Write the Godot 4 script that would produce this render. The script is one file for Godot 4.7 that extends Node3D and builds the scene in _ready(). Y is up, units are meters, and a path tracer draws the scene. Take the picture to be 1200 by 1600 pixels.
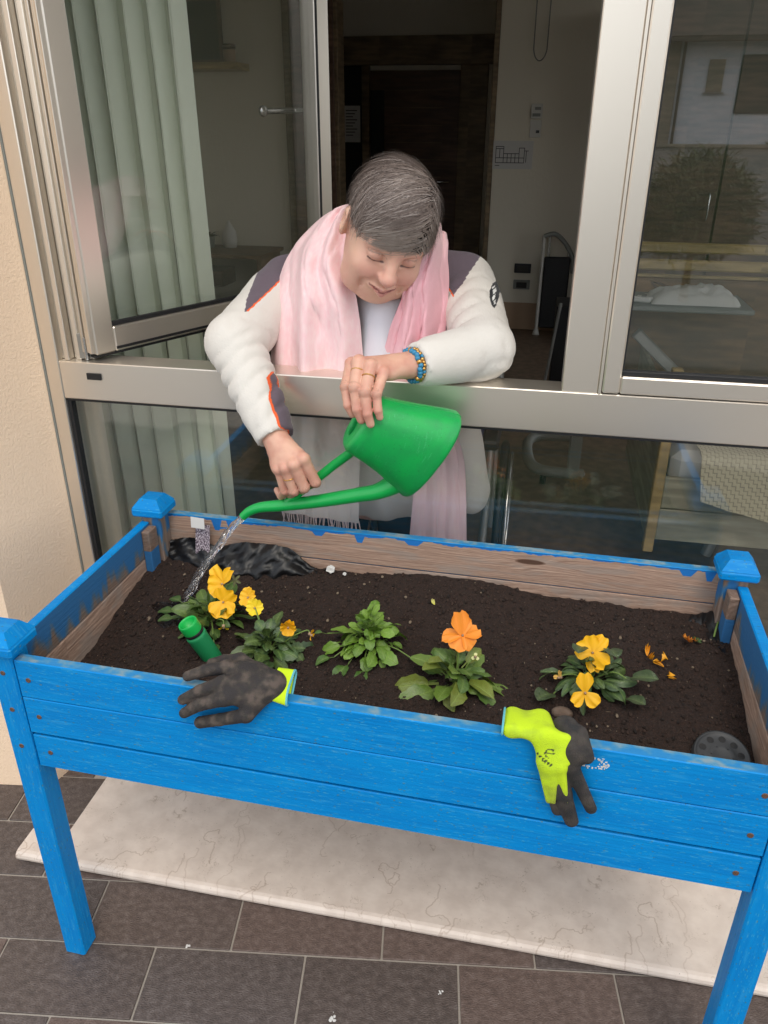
extends Node3D
# A raised blue planter in front of an open window, a woman leaning out to water pansies. World: x right along the window wall, y up, z towards the viewer.

class Field:
	# a distance field on a grid; shapes are joined with a smooth minimum, then meshed as surface nets
	var lo: Vector3
	var c: float
	var nx: int
	var ny: int
	var nz: int
	var f: PackedFloat32Array
	func _init(a: Vector3, b: Vector3, cell: float) -> void:
		lo = a; c = cell
		nx = int((b.x - a.x) / c) + 2; ny = int((b.y - a.y) / c) + 2; nz = int((b.z - a.z) / c) + 2
		f = PackedFloat32Array(); f.resize(nx * ny * nz); f.fill(0.2)
	func put(i: int, d: float, k: float, sub: bool) -> void:
		var v := f[i]
		if sub:
			d = -d
			var h := maxf(k - absf(v - d), 0.0) / k
			f[i] = maxf(v, d) + h * h * k * 0.25
		else:
			var h := maxf(k - absf(v - d), 0.0) / k
			f[i] = minf(v, d) - h * h * k * 0.25
	func cap(a: Vector3, b: Vector3, ra: float, rb: float, k := 0.01, sub := false) -> void:
		var m := maxf(ra, rb) + k + c * 3.0
		var p0 := Vector3(minf(a.x, b.x), minf(a.y, b.y), minf(a.z, b.z)) - Vector3(m, m, m) - lo
		var p1 := Vector3(maxf(a.x, b.x), maxf(a.y, b.y), maxf(a.z, b.z)) + Vector3(m, m, m) - lo
		var ba := b - a
		var bb := maxf(ba.length_squared(), 1e-9)
		for z in range(maxi(0, int(p0.z / c)), mini(nz, int(p1.z / c) + 1)):
			for y in range(maxi(0, int(p0.y / c)), mini(ny, int(p1.y / c) + 1)):
				var row := (z * ny + y) * nx
				for x in range(maxi(0, int(p0.x / c)), mini(nx, int(p1.x / c) + 1)):
					var p := lo + Vector3(x, y, z) * c - a
					var t := clampf(p.dot(ba) / bb, 0.0, 1.0)
					put(row + x, (p - ba * t).length() - lerpf(ra, rb, t), k, sub)
	func ell(ce: Vector3, r: Vector3, k := 0.01, bas := Basis(), sub := false) -> void:
		var m := maxf(r.x, maxf(r.y, r.z)) + k + c * 3.0
		var p0 := ce - Vector3(m, m, m) - lo
		var p1 := ce + Vector3(m, m, m) - lo
		var inv := bas.transposed()
		for z in range(maxi(0, int(p0.z / c)), mini(nz, int(p1.z / c) + 1)):
			for y in range(maxi(0, int(p0.y / c)), mini(ny, int(p1.y / c) + 1)):
				var row := (z * ny + y) * nx
				for x in range(maxi(0, int(p0.x / c)), mini(nx, int(p1.x / c) + 1)):
					var q := (inv * (lo + Vector3(x, y, z) * c - ce)) / r
					var l := q.length()
					put(row + x, l * (l - 1.0) / maxf((q / r).length(), 1e-6), k, sub)
	func build() -> Array:
		var verts := PackedVector3Array()
		var norms := PackedVector3Array()
		var idx := PackedInt32Array()
		var at := PackedInt32Array(); at.resize(nx * ny * nz); at.fill(-1)
		var sx := 1; var sy := nx; var sz := nx * ny
		var co: Array[int] = [0, sx, sy, sx + sy, sz, sx + sz, sy + sz, sx + sy + sz]
		var cp: Array[Vector3] = [Vector3(0, 0, 0), Vector3(1, 0, 0), Vector3(0, 1, 0), Vector3(1, 1, 0), Vector3(0, 0, 1), Vector3(1, 0, 1), Vector3(0, 1, 1), Vector3(1, 1, 1)]
		var ed: Array[int] = [0, 1, 2, 3, 4, 5, 6, 7, 0, 2, 1, 3, 4, 6, 5, 7, 0, 4, 1, 5, 2, 6, 3, 7]
		for z in nz - 1:
			for y in ny - 1:
				var row := (z * ny + y) * nx
				for x in nx - 1:
					var i := row + x
					var v0 := f[i]
					if v0 > 0.1 or v0 < -0.1:
						continue
					var neg := 0
					for q in 8:
						if f[i + co[q]] < 0.0: neg += 1
					if neg == 0 or neg == 8:
						continue
					var s := Vector3(); var n := 0.0
					for e in 12:
						var a := ed[e * 2]; var b := ed[e * 2 + 1]
						var fa := f[i + co[a]]; var fb := f[i + co[b]]
						if (fa < 0.0) != (fb < 0.0):
							s += cp[a].lerp(cp[b], fa / (fa - fb)); n += 1.0
					at[i] = verts.size()
					verts.push_back(lo + (Vector3(x, y, z) + s / n) * c)
					var g := Vector3(f[i + 1] - v0 + f[i + sx + sy + sz] - f[i + sy + sz], f[i + sy] - v0 + f[i + sx + sy + sz] - f[i + sx + sz], f[i + sz] - v0 + f[i + sx + sy + sz] - f[i + sx + sy])
					norms.push_back(g.normalized())
		for z in range(1, nz - 1):
			for y in range(1, ny - 1):
				var row := (z * ny + y) * nx
				for x in range(1, nx - 1):
					var i := row + x
					if at[i] < 0 and f[i] > 0.05: continue
					var inside := f[i] < 0.0
					if inside != (f[i + 1] < 0.0): quad(idx, at[i], at[i - sy], at[i - sy - sz], at[i - sz], inside)
					if inside != (f[i + sy] < 0.0): quad(idx, at[i], at[i - sz], at[i - sx - sz], at[i - sx], inside)
					if inside != (f[i + sz] < 0.0): quad(idx, at[i], at[i - sx], at[i - sx - sy], at[i - sy], inside)
		return [verts, norms, idx]
	func quad(idx: PackedInt32Array, a: int, b: int, d: int, e: int, flip: bool) -> void:
		if a < 0 or b < 0 or d < 0 or e < 0: return
		if flip: idx.append_array(PackedInt32Array([a, d, b, a, e, d]))
		else: idx.append_array(PackedInt32Array([a, b, d, a, d, e]))

var used := {}
var M := {}
var rng := RandomNumberGenerator.new()
var nz1 := FastNoiseLite.new()

# ---------- naming and tagging ----------
func numbered(called: String) -> String:
	if not used.has(called):
		used[called] = 0
		return called
	used[called] += 1
	return "%s_%03d" % [called, used[called]]

func tag(o: Node3D, label: String, category: String, group := "", kind := "") -> Node3D:
	if label != "": o.set_meta("label", label)
	if category != "": o.set_meta("category", category)
	if group != "": o.set_meta("group", group)
	if kind != "": o.set_meta("kind", kind)
	return o

func thing(called: String, label: String, category: String, at := Vector3.ZERO, turn := 0.0, group := "") -> Node3D:
	var o := Node3D.new()
	o.name = numbered(called)
	add_child(o)
	o.position = at
	o.rotation.y = turn
	tag(o, label, category, group)
	return o

# one named mesh; parts are [SurfaceTool or ArrayMesh or Mesh]
func obj(called: String, what: Variant, mat: Material, parent: Node3D = null) -> MeshInstance3D:
	var mi := MeshInstance3D.new()
	var m: Mesh
	if what is SurfaceTool:
		what.generate_normals()
		m = what.commit()
	else:
		m = what
	mi.mesh = m
	if mat: mi.material_override = mat
	if parent:
		mi.name = called
		parent.add_child(mi, true)
	else:
		mi.name = numbered(called)
		add_child(mi)
	return mi

func struct(called: String, what: Variant, mat: Material, label := "") -> MeshInstance3D:
	var o := obj(called, what, mat)
	o.set_meta("kind", "structure")
	if label != "": o.set_meta("label", label)
	return o

# ---------- shapes ----------
func st_new() -> SurfaceTool:
	var st := SurfaceTool.new()
	st.begin(Mesh.PRIMITIVE_TRIANGLES)
	st.set_smooth_group(-1)
	return st

func tri(st: SurfaceTool, a: Vector3, b: Vector3, d: Vector3, n: Vector3, uo: Vector2, us: Vector2, axis: int) -> void:
	# emits a triangle facing n; uv from the two axes across `axis`
	if (b - a).cross(d - a).dot(n) > 0.0:
		var t := b; b = d; d = t
	for p in [a, b, d]:
		var q := Vector2(p.x, p.y) if axis == 2 else Vector2(p.x, p.z) if axis == 1 else Vector2(p.z, p.y)
		st.set_uv(Vector2(q.x * us.x, -q.y * us.y) + uo)
		st.add_vertex(p)

# chamfered box; faces may go to another SurfaceTool: alt = {face index: SurfaceTool}, faces 0..5 = -x +x -y +y -z +z
func box(st: SurfaceTool, ce: Vector3, size: Vector3, ch := 0.003, uo := Vector2.ZERO, us := Vector2.ONE, alt := {}) -> void:
	var h := size * 0.5
	ch = minf(ch, minf(h.x, minf(h.y, h.z)) * 0.49)
	for ax in 3:
		for s in [-1.0, 1.0]:
			var u := (ax + 1) % 3; var v := (ax + 2) % 3
			var n := Vector3(); n[ax] = s
			var q: Array[Vector3] = []
			for k in [[-1, -1], [1, -1], [1, 1], [-1, 1]]:
				var p := Vector3(); p[ax] = s * h[ax]; p[u] = k[0] * (h[u] - ch); p[v] = k[1] * (h[v] - ch)
				q.append(ce + p)
			var t: SurfaceTool = alt.get(ax * 2 + (1 if s > 0 else 0), st)
			tri(t, q[0], q[1], q[2], n, uo, us, ax); tri(t, q[0], q[2], q[3], n, uo, us, ax)
	for ax in 3:
		var u := (ax + 1) % 3; var v := (ax + 2) % 3
		for su in [-1.0, 1.0]:
			for sv in [-1.0, 1.0]:
				var q: Array[Vector3] = []
				for k in [-1.0, 1.0]:
					var p := Vector3(); p[ax] = k * (h[ax] - ch); p[u] = su * h[u]; p[v] = sv * (h[v] - ch)
					var r := Vector3(); r[ax] = k * (h[ax] - ch); r[u] = su * (h[u] - ch); r[v] = sv * h[v]
					q.append(ce + p); q.append(ce + r)
				var n := Vector3(); n[u] = su; n[v] = sv
				var fa := u if ax != 0 else 1
				tri(st, q[0], q[1], q[2], n, uo, us, fa); tri(st, q[1], q[2], q[3], n, uo, us, fa)
	for sx in [-1.0, 1.0]:
		for sy in [-1.0, 1.0]:
			for sz in [-1.0, 1.0]:
				var a := ce + Vector3(sx * h.x, sy * (h.y - ch), sz * (h.z - ch))
				var b := ce + Vector3(sx * (h.x - ch), sy * h.y, sz * (h.z - ch))
				var d := ce + Vector3(sx * (h.x - ch), sy * (h.y - ch), sz * h.z)
				tri(st, a, b, d, Vector3(sx, sy, sz), uo, us, 2)

func bx(ce: Vector3, size: Vector3, ch := 0.003, uo := Vector2.ZERO, us := Vector2.ONE) -> SurfaceTool:
	var st := st_new()
	box(st, ce, size, ch, uo, us)
	return st

# box between two corners
func bb(a: Vector3, b: Vector3, ch := 0.003, uo := Vector2.ZERO, us := Vector2.ONE) -> SurfaceTool:
	return bx((a + b) * 0.5, (b - a).abs(), ch, uo, us)

func wedge(pts: PackedVector2Array, y0: float, y1: float) -> SurfaceTool:
	# an upright prism over a plan (x, z)
	var st := st_new()
	st.set_smooth_group(-1)
	var n := pts.size()
	var c := Vector2()
	for p in pts: c += p / n
	var ix := Geometry2D.triangulate_polygon(pts)
	for k in range(0, ix.size(), 3):
		for yy in [y0, y1]:
			tri(st, Vector3(pts[ix[k]].x, yy, pts[ix[k]].y), Vector3(pts[ix[k + 1]].x, yy, pts[ix[k + 1]].y), Vector3(pts[ix[k + 2]].x, yy, pts[ix[k + 2]].y), Vector3(0, 1 if yy == y1 else -1, 0), Vector2.ZERO, Vector2.ONE, 1)
	for k in n:
		var a := pts[k]; var b := pts[(k + 1) % n]
		var e := b - a
		var o := Vector3(e.y, 0, -e.x)
		var mid := (a + b) * 0.5 + Vector2(o.x, o.z).normalized() * 0.0005
		if Geometry2D.is_point_in_polygon(mid, pts): o = -o
		var q := [Vector3(a.x, y0, a.y), Vector3(b.x, y0, b.y), Vector3(b.x, y1, b.y), Vector3(a.x, y1, a.y)]
		tri(st, q[0], q[1], q[2], o, Vector2.ZERO, Vector2.ONE, 2 if absf(e.x) > absf(e.y) else 0)
		tri(st, q[0], q[2], q[3], o, Vector2.ZERO, Vector2.ONE, 2 if absf(e.x) > absf(e.y) else 0)
	return st

# smooth mesh from arrays
func amesh(v: PackedVector3Array, n: PackedVector3Array, idx: PackedInt32Array, uv := PackedVector2Array(), col := PackedColorArray()) -> ArrayMesh:
	var a := []
	a.resize(Mesh.ARRAY_MAX)
	a[Mesh.ARRAY_VERTEX] = v
	a[Mesh.ARRAY_NORMAL] = n
	a[Mesh.ARRAY_INDEX] = idx
	if uv.size(): a[Mesh.ARRAY_TEX_UV] = uv
	if col.size(): a[Mesh.ARRAY_COLOR] = col
	var m := ArrayMesh.new()
	m.add_surface_from_arrays(Mesh.PRIMITIVE_TRIANGLES, a)
	return m

func smooth_normals(v: PackedVector3Array, idx: PackedInt32Array, like := PackedVector3Array()) -> PackedVector3Array:
	var n := PackedVector3Array(); n.resize(v.size())
	for k in range(0, idx.size(), 3):
		var a := idx[k]; var b := idx[k + 1]; var d := idx[k + 2]
		var c := -(v[b] - v[a]).cross(v[d] - v[a])
		n[a] += c; n[b] += c; n[d] += c
	for k in n.size(): n[k] = n[k].normalized()
	if like.size():
		for k in n.size():
			if n[k].dot(like[k]) < 0.0: n[k] = -n[k]
	return n

# tapered tube along points; twist-free frames; hemispherical-looking ends
func tube_into(V: PackedVector3Array, N: PackedVector3Array, I: PackedInt32Array, pts: PackedVector3Array, radii: PackedFloat32Array, sides := 10, closed := false) -> void:
	var n := pts.size()
	var base := V.size()
	var prev := Vector3.UP
	for i in n:
		var t := (pts[mini(i + 1, n - 1)] - pts[maxi(i - 1, 0)]).normalized()
		if closed: t = (pts[(i + 1) % n] - pts[(i - 1 + n) % n]).normalized()
		if i == 0: prev = Vector3.UP if absf(t.y) < 0.9 else Vector3.RIGHT
		var x := (prev - t * prev.dot(t)).normalized()
		prev = x
		var y := t.cross(x)
		for s in sides:
			var an := TAU * s / sides
			var d := x * cos(an) + y * sin(an)
			V.push_back(pts[i] + d * radii[i]); N.push_back(d)
	var rings := n if closed else n - 1
	for i in rings:
		var j := (i + 1) % n
		for s in sides:
			var a := base + i * sides + s; var b := base + i * sides + (s + 1) % sides
			var d := base + j * sides + s; var e := base + j * sides + (s + 1) % sides
			I.append_array(PackedInt32Array([a, d, b, b, d, e]))
	if not closed:
		for end in [0, n - 1]:
			var t := (pts[1] - pts[0]).normalized() * -1.0 if end == 0 else (pts[n - 1] - pts[n - 2]).normalized()
			V.push_back(pts[end] + t * radii[end] * 0.35); N.push_back(t)
			var c := V.size() - 1
			for s in sides:
				var a: int = base + end * sides + s; var b: int = base + end * sides + (s + 1) % sides
				I.append_array(PackedInt32Array([a, b, c]) if end == 0 else PackedInt32Array([a, c, b]))

func tube(pts: Array, r0: float, r1 := -1.0, sides := 10, closed := false, steps := 0) -> ArrayMesh:
	var p := PackedVector3Array(pts)
	if steps > 0: p = spline(p, steps)
	var rr := PackedFloat32Array()
	for i in p.size(): rr.push_back(lerpf(r0, r0 if r1 < 0 else r1, float(i) / maxi(p.size() - 1, 1)))
	var V := PackedVector3Array(); var N := PackedVector3Array(); var I := PackedInt32Array()
	tube_into(V, N, I, p, rr, sides, closed)
	return amesh(V, N, I)

func spline(p: PackedVector3Array, steps: int) -> PackedVector3Array:
	var out := PackedVector3Array()
	var n := p.size()
	for i in n - 1:
		for s in steps:
			out.push_back(p[i].cubic_interpolate(p[i + 1], p[maxi(i - 1, 0)], p[mini(i + 2, n - 1)], float(s) / steps))
	out.push_back(p[n - 1])
	return out

# surface of revolution about y; profile (radius, height)
func lathe(profile: Array, sides := 24, at := Vector3.ZERO) -> ArrayMesh:
	var V := PackedVector3Array(); var N := PackedVector3Array(); var I := PackedInt32Array()
	var n := profile.size()
	for i in n:
		var a: Vector2 = profile[maxi(i - 1, 0)]; var b: Vector2 = profile[mini(i + 1, n - 1)]
		var t := (b - a).normalized()
		for s in sides:
			var an := TAU * s / sides
			V.push_back(at + Vector3(cos(an) * profile[i].x, profile[i].y, sin(an) * profile[i].x))
			N.push_back(Vector3(cos(an) * t.y, -t.x, sin(an) * t.y))
	for i in n - 1:
		for s in sides:
			var a := i * sides + s; var b := i * sides + (s + 1) % sides
			I.append_array(PackedInt32Array([a, b, a + sides, b, b + sides, a + sides]))
	return amesh(V, N, I)

# a cloth-like sheet from rows of points; thick > 0 gives it a back and rims
func sheet(rows: Array, thick := 0.0, cols := PackedColorArray()) -> ArrayMesh:
	var V := PackedVector3Array(); var I := PackedInt32Array(); var U := PackedVector2Array(); var C := PackedColorArray()
	var h := rows.size(); var w: int = rows[0].size()
	for r in h:
		for c in w:
			V.push_back(rows[r][c]); U.push_back(Vector2(float(c) / (w - 1), float(r) / (h - 1)))
	for r in h - 1:
		for c in w - 1:
			var a := r * w + c
			I.append_array(PackedInt32Array([a, a + 1, a + w, a + 1, a + w + 1, a + w]))
	var N := smooth_normals(V, I)
	C = cols.duplicate()
	if thick > 0.0:
		var n := V.size()
		for k in n:
			V.push_back(V[k] - N[k] * thick); N.push_back(-N[k]); U.push_back(U[k])
		C.append_array(cols)
		var m := I.size()
		for k in range(0, m, 3): I.append_array(PackedInt32Array([I[k] + n, I[k + 2] + n, I[k + 1] + n]))
		var rim: Array[int] = []
		for c in w: rim.append(c)
		for r in range(1, h): rim.append(r * w + w - 1)
		for c in range(w - 2, -1, -1): rim.append((h - 1) * w + c)
		for r in range(h - 2, 0, -1): rim.append(r * w)
		for k in rim.size():
			var a := rim[k]; var b := rim[(k + 1) % rim.size()]
			I.append_array(PackedInt32Array([a, a + n, b, b, a + n, b + n]))
	return amesh(V, N, I, U, C)

func place(o: Node3D, at: Vector3, turn := Vector3.ZERO) -> Node3D:
	o.position = at
	o.rotation = turn
	return o

# ---------- textures and materials ----------
func noise(freq: float, seed_: int, oct := 4, type := FastNoiseLite.TYPE_SIMPLEX_SMOOTH) -> FastNoiseLite:
	var n := FastNoiseLite.new()
	n.noise_type = type
	n.seed = seed_
	n.frequency = freq
	n.fractal_octaves = oct
	return n

func tex(w: int, h: int, fn: Callable) -> ImageTexture:
	var im := Image.create(w, h, false, Image.FORMAT_RGB8)
	for y in h:
		for x in w: im.set_pixel(x, y, fn.call(x, y))
	return ImageTexture.create_from_image(im)

func grey(v: float) -> Color:
	return Color(v, v, v)

func mat(called: String, col: Color, rough := 0.7, metal := 0.0, t: Texture2D = null, bump: Texture2D = null, depth := 0.1, tri_scale := 0.0) -> StandardMaterial3D:
	var m := StandardMaterial3D.new()
	m.resource_name = called
	m.albedo_color = col
	m.roughness = rough
	m.metallic = metal
	if t: m.albedo_texture = t
	if bump:
		m.heightmap_enabled = true
		m.heightmap_texture = bump
		m.heightmap_scale = depth
	if tri_scale > 0.0:
		m.uv1_triplanar = true
		m.uv1_scale = Vector3.ONE * tri_scale
	M[called] = m
	return m

func rgb(r: int, g: int, b: int) -> Color:
	return Color(r / 255.0, g / 255.0, b / 255.0)

func materials() -> void:
	var n1 := noise(0.01, 1); var n2 := noise(0.05, 2); var n3 := noise(0.2, 3, 2); var n4 := noise(0.02, 4, 5)
	# blue paint on planed boards: brush streaks, thin spots, scuffs; 1.2 m by 0.3 m
	var blue := func(x: int, y: int) -> Color:
		var g := n2.get_noise_2d(x * 0.05, y * 3.2) * 0.4 + n1.get_noise_2d(x * 0.5, y * 2.0) * 0.6
		var c := rgb(1, 136, 206).lerp(rgb(0, 122, 194), clampf(0.5 + g, 0, 1))
		var worn := n4.get_noise_2d(x * 0.6 + 900, y * 4.5)
		c = c.lerp(rgb(70, 150, 205), clampf((worn - 0.24) * 1.6, 0, 0.4))
		if n3.get_noise_2d(x * 0.25 + 50, y * 2.2) > 0.55: c = c.lerp(rgb(140, 170, 186), 0.4)
		if n3.get_noise_2d(x * 0.35 + 400, y * 1.2 + 90) > 0.68: c = c.lerp(rgb(120, 105, 92), 0.75)
		return c
	var t_blue := tex(1024, 256, blue)
	var t_grain := tex(512, 256, func(x: int, y: int) -> Color: return grey(clampf(0.5 + n2.get_noise_2d(x * 0.15, y * 3.0) * 0.5 + n3.get_noise_2d(x * 0.3, y * 2.0) * 0.2, 0, 1)))
	var m := mat("blue_paint", Color.WHITE, 0.5, 0.0, t_blue, t_grain, 0.05)
	M.blue_paint.metallic_specular = 0.3
	m = mat("worn_blue_edge", Color.WHITE, 0.65, 0.0, tex(512, 64, func(x: int, y: int) -> Color:
		var g := n4.get_noise_2d(x * 1.2, y * 6.0) + n3.get_noise_2d(x * 0.5, y * 2.0) * 0.5
		return rgb(28, 126, 186).lerp(rgb(128, 150, 160), clampf(0.35 + g * 1.5, 0, 1))), t_grain, 0.06)
	# bare weathered wood, 1.2 m by 0.3 m
	var wood := func(x: int, y: int, knot: bool) -> Color:
		var yy := y + n1.get_noise_2d(x * 0.2, y * 0.4) * 30.0
		var k := 0.0
		if knot:
			var d := Vector2((x - 690.0) * 0.62, y - 100.0).length()
			yy += 34.0 * exp(-d * d / 1400.0) * signf(y - 100.0)
			k = clampf((17.0 - d) / 5.0, 0, 1)
		var ring := sin(yy * 0.42 + n1.get_noise_2d(x * 0.3, yy) * 6.0)
		var g := ring * 0.1 + n2.get_noise_2d(x * 0.12, yy * 3.0) * 0.5 + n3.get_noise_2d(x * 0.2, y * 2.0) * 0.25
		var c := rgb(190, 160, 140).lerp(rgb(128, 100, 84), clampf(0.42 + g, 0, 1))
		c = c.lerp(rgb(150, 140, 132), clampf(n4.get_noise_2d(x * 0.4, y * 0.8) * 1.4, 0, 0.5))
		return c.lerp(rgb(74, 48, 34), k * 0.85)
	m = mat("bare_wood", Color.WHITE, 0.85, 0.0, tex(1024, 128, func(x: int, y: int) -> Color: return wood.call(x, y * 2 + 300, false)), t_grain, 0.1)
	# the same wood with the blue of the rim run over its upper edge; v 0 is the top, 0.078 m high, 1.24 m long
	m = mat("wood_below_painted_rim", Color.WHITE, 0.8, 0.0, tex(2048, 192, func(x: int, y: int) -> Color:
		var c: Color = wood.call(int(x * 0.5), y + 40, true)
		var edge := 11.0 + n2.get_noise_2d(x * 0.15, 5) * 12.0 + n3.get_noise_2d(x * 0.2, 9) * 5.0
		for d in [[255, 75, 14], [312, 66, 13], [640, 40, 20], [790, 56, 14], [980, 38, 26], [1880, 44, 20], [1950, 60, 12]]:
			edge = maxf(edge, d[1] * clampf(1.6 - absf(x - d[0]) / d[2], 0, 1))
		if y > 50 and y < 74 and absf(x - 284.0) < 34.0 and y < 58 + absf(x - 284.0) * 0.4: c = rgb(20, 112, 182)
		return rgb(14, 110, 186) if y < edge else c), t_grain, 0.08)
	m = mat("wood_with_blue_smears", Color.WHITE, 0.8, 0.0, tex(1024, 256, func(x: int, y: int) -> Color:
		var c: Color = wood.call(x, y + 500, false).darkened(0.25)
		var e := 130.0 + n2.get_noise_2d(x * 0.25, 77) * 110.0 - y
		var thin := n3.get_noise_2d(x * 0.2, y * 1.5) * 0.3
		return c.lerp(rgb(30, 100, 158), clampf(e / 60.0 + thin, 0, 0.9)) if e > -10 else c), t_grain, 0.08)
	mat("post_wood", Color.WHITE, 0.8, 0.0, tex(512, 128, func(x: int, y: int) -> Color:
		var c: Color = wood.call(x, y + 200, false).darkened(0.2)
		return c.lerp(rgb(24, 104, 168), clampf(n2.get_noise_2d(x * 0.3, y * 0.9 + 33) * 3.0 - 0.1, 0, 0.9))), t_grain, 0.08)
	# stone, tile, plaster
	var nv := noise(0.007, 21, 2); var nv2 := noise(0.011, 22, 2)
	var t_fine := tex(256, 256, func(x: int, y: int) -> Color: return grey(clampf(0.5 + n3.get_noise_2d(x, y) * 0.45, 0, 1)))
	for k in 4:
		var a: Color = [rgb(92, 79, 73), rgb(84, 73, 68), rgb(98, 82, 75), rgb(86, 76, 72)][k]
		mat("tile_%d" % k, Color.WHITE, 0.62, 0.0, tex(384, 192, func(x: int, y: int) -> Color:
			var g := n4.get_noise_2d(x * 1.4 + k * 700, y * 2.2) * 0.35 + n3.get_noise_2d(x * 0.6 + y * 0.4 + k * 99, y * 1.6 - x * 0.2) * 0.25 + n2.get_noise_2d(x + k * 300, y) * 0.25
			var c := a.lerp(a.lightened(0.25), clampf(g * 1.2, 0, 1)).lerp(a.darkened(0.4), clampf(-g * 1.2, 0, 1))
			if n3.get_noise_2d(x * 1.3 + k * 41, y * 1.3 + 500) > 0.72: c = c.lerp(rgb(170, 160, 150), 0.5)
			return c), t_fine, 0.12)
	mat("grout", rgb(166, 158, 148), 0.95, 0.0, null, t_fine, 0.1, 6.0)
	var crack := {}
	var cr := RandomNumberGenerator.new()
	cr.seed = 5
	for k in 34:
		var p := Vector2(cr.randf() * 1024, cr.randf() * 512)
		var dir := Vector2.from_angle(cr.randf_range(0.6, 2.4))
		var str_ := cr.randf_range(0.35, 1.0)
		for s in cr.randi_range(60, 260):
			dir = dir.rotated(cr.randfn() * 0.33)
			dir = dir.lerp(Vector2(0.15, 1.0), 0.06).normalized()
			p += dir * 1.3
			if cr.randf() < 0.012: dir = dir.rotated(cr.randf_range(-1.3, 1.3))
			for dx in 3:
				for dy in 2:
					var key := Vector2i(posmod(int(p.x) + dx, 1024), posmod(int(p.y) + dy, 512))
					crack[key] = maxf(crack.get(key, 0.0), str_ * (1.0 if dx == 1 else 0.55))
	mat("marble", Color.WHITE, 0.42, 0.0, tex(1024, 512, func(x: int, y: int) -> Color:
		var wx := x + n2.get_noise_2d(x * 0.5, y * 0.5) * 40.0; var wy := y + n2.get_noise_2d(x * 0.5 + 700, y * 0.5) * 40.0
		var g := n4.get_noise_2d(x * 0.8, y * 0.8)
		var c := rgb(222, 209, 197).lerp(rgb(208, 194, 182), clampf(0.5 + g * 0.9, 0, 1)).lerp(rgb(130, 106, 88), crack.get(Vector2i(x, y), 0.0) * 0.33)
		var v := absf(nv.get_noise_2d(wx * 0.9 + 300, wy * 0.55))
		var w := absf(nv2.get_noise_2d(wx * 1.1 - 900, wy * 1.3 + 80))
		c = c.lerp(rgb(136, 116, 98), clampf(1.3 - v * 60.0, 0, 1) * clampf(-0.1 + n4.get_noise_2d(x * 0.6 + 500, y * 0.6) * 1.5, 0, 0.4))
		c = c.lerp(rgb(146, 128, 110), clampf(1.25 - w * 55.0, 0, 1) * clampf(-0.1 - n4.get_noise_2d(x * 0.7, y * 0.7 + 900) * 1.5, 0, 0.4))
		if n3.get_noise_2d(x * 0.8 + 123, y * 0.8) > 0.82: c = rgb(116, 104, 92)
		return c), t_fine, 0.02)
	var t_plas := tex(512, 512, func(x: int, y: int) -> Color: return grey(clampf(0.5 + n2.get_noise_2d(x * 0.9, y * 0.7) * 0.5 + n3.get_noise_2d(x * 0.5, y * 0.5) * 0.25, 0, 1)))
	mat("plaster", rgb(242, 214, 184), 0.92, 0.0, null, t_plas, 0.11, 5.5)
	mat("inner_plaster", rgb(222, 215, 198), 0.9, 0.0, null, t_plas, 0.1, 1.0)
	mat("baseboard", rgb(170, 142, 116), 0.6, 0.0, null, t_fine, 0.05, 2.0)
	mat("inner_floor", rgb(130, 108, 88), 0.45, 0.0, tex(256, 256, func(x: int, y: int) -> Color: return grey(clampf(0.85 + n2.get_noise_2d(x, y) * 0.2, 0, 1))), null, 0.1, 1.0)
	mat("ceiling_white", rgb(190, 186, 176), 0.9)
	# metals, glass, plastics
	mat("champagne_aluminium", rgb(230, 222, 210), 0.34, 0.9)
	mat("dark_profile", rgb(62, 60, 56), 0.45, 0.6)
	mat("gasket", rgb(22, 22, 24), 0.55)
	mat("steel", rgb(190, 190, 188), 0.25, 0.9)
	mat("galvanized", rgb(150, 150, 146), 0.45, 0.7)
	m = mat("glass", Color(0.5, 0.7, 0.55, 0.008), 0.0)
	m.transparency = BaseMaterial3D.TRANSPARENCY_ALPHA
	mat("black_plastic", rgb(24, 24, 26), 0.4)
	mat("white_plastic", rgb(206, 204, 196), 0.45)
	mat("grey_plastic", rgb(126, 128, 122), 0.5)
	mat("paper", rgb(206, 204, 200), 0.85)
	mat("ink", rgb(60, 60, 64), 0.8)
	# furniture
	var t_furn := tex(512, 128, func(x: int, y: int) -> Color: return grey(clampf(0.8 + n2.get_noise_2d(x * 0.1, y * 3.0) * 0.22 + n1.get_noise_2d(x * 0.3, y * 2.0) * 0.15, 0, 1)))
	mat("pale_wood", rgb(206, 176, 118), 0.5, 0.0, t_furn, null, 0.1, 1.2)
	mat("brown_wood", rgb(142, 108, 72), 0.5, 0.0, t_furn, null, 0.1, 1.2)
	mat("dark_wood", rgb(118, 88, 70), 0.5, 0.0, t_furn, null, 0.1, 1.2)
	mat("door_frame_wood", rgb(150, 128, 98), 0.55, 0.0, t_furn, null, 0.1, 1.2)
	mat("bed_panel", rgb(186, 182, 158), 0.5, 0.0, t_furn, null, 0.1, 1.2)
	mat("curtain", rgb(208, 216, 198), 0.9, 0.0, null, t_fine, 0.04, 8.0)
	M.curtain.backlight_enabled = true; M.curtain.backlight = Color(0.3, 0.3, 0.26)
	mat("bedspread", Color.WHITE, 0.95, 0.0, tex(256, 256, func(x: int, y: int) -> Color:
		var a := (x / 8 + y / 8) % 2 == 0
		var q := (x % 8) if a else (y % 8)
		return rgb(176, 168, 140).lerp(rgb(108, 102, 84), 0.75 if q < 2 else 0.0)), null, 0.1, 2.4)
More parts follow.
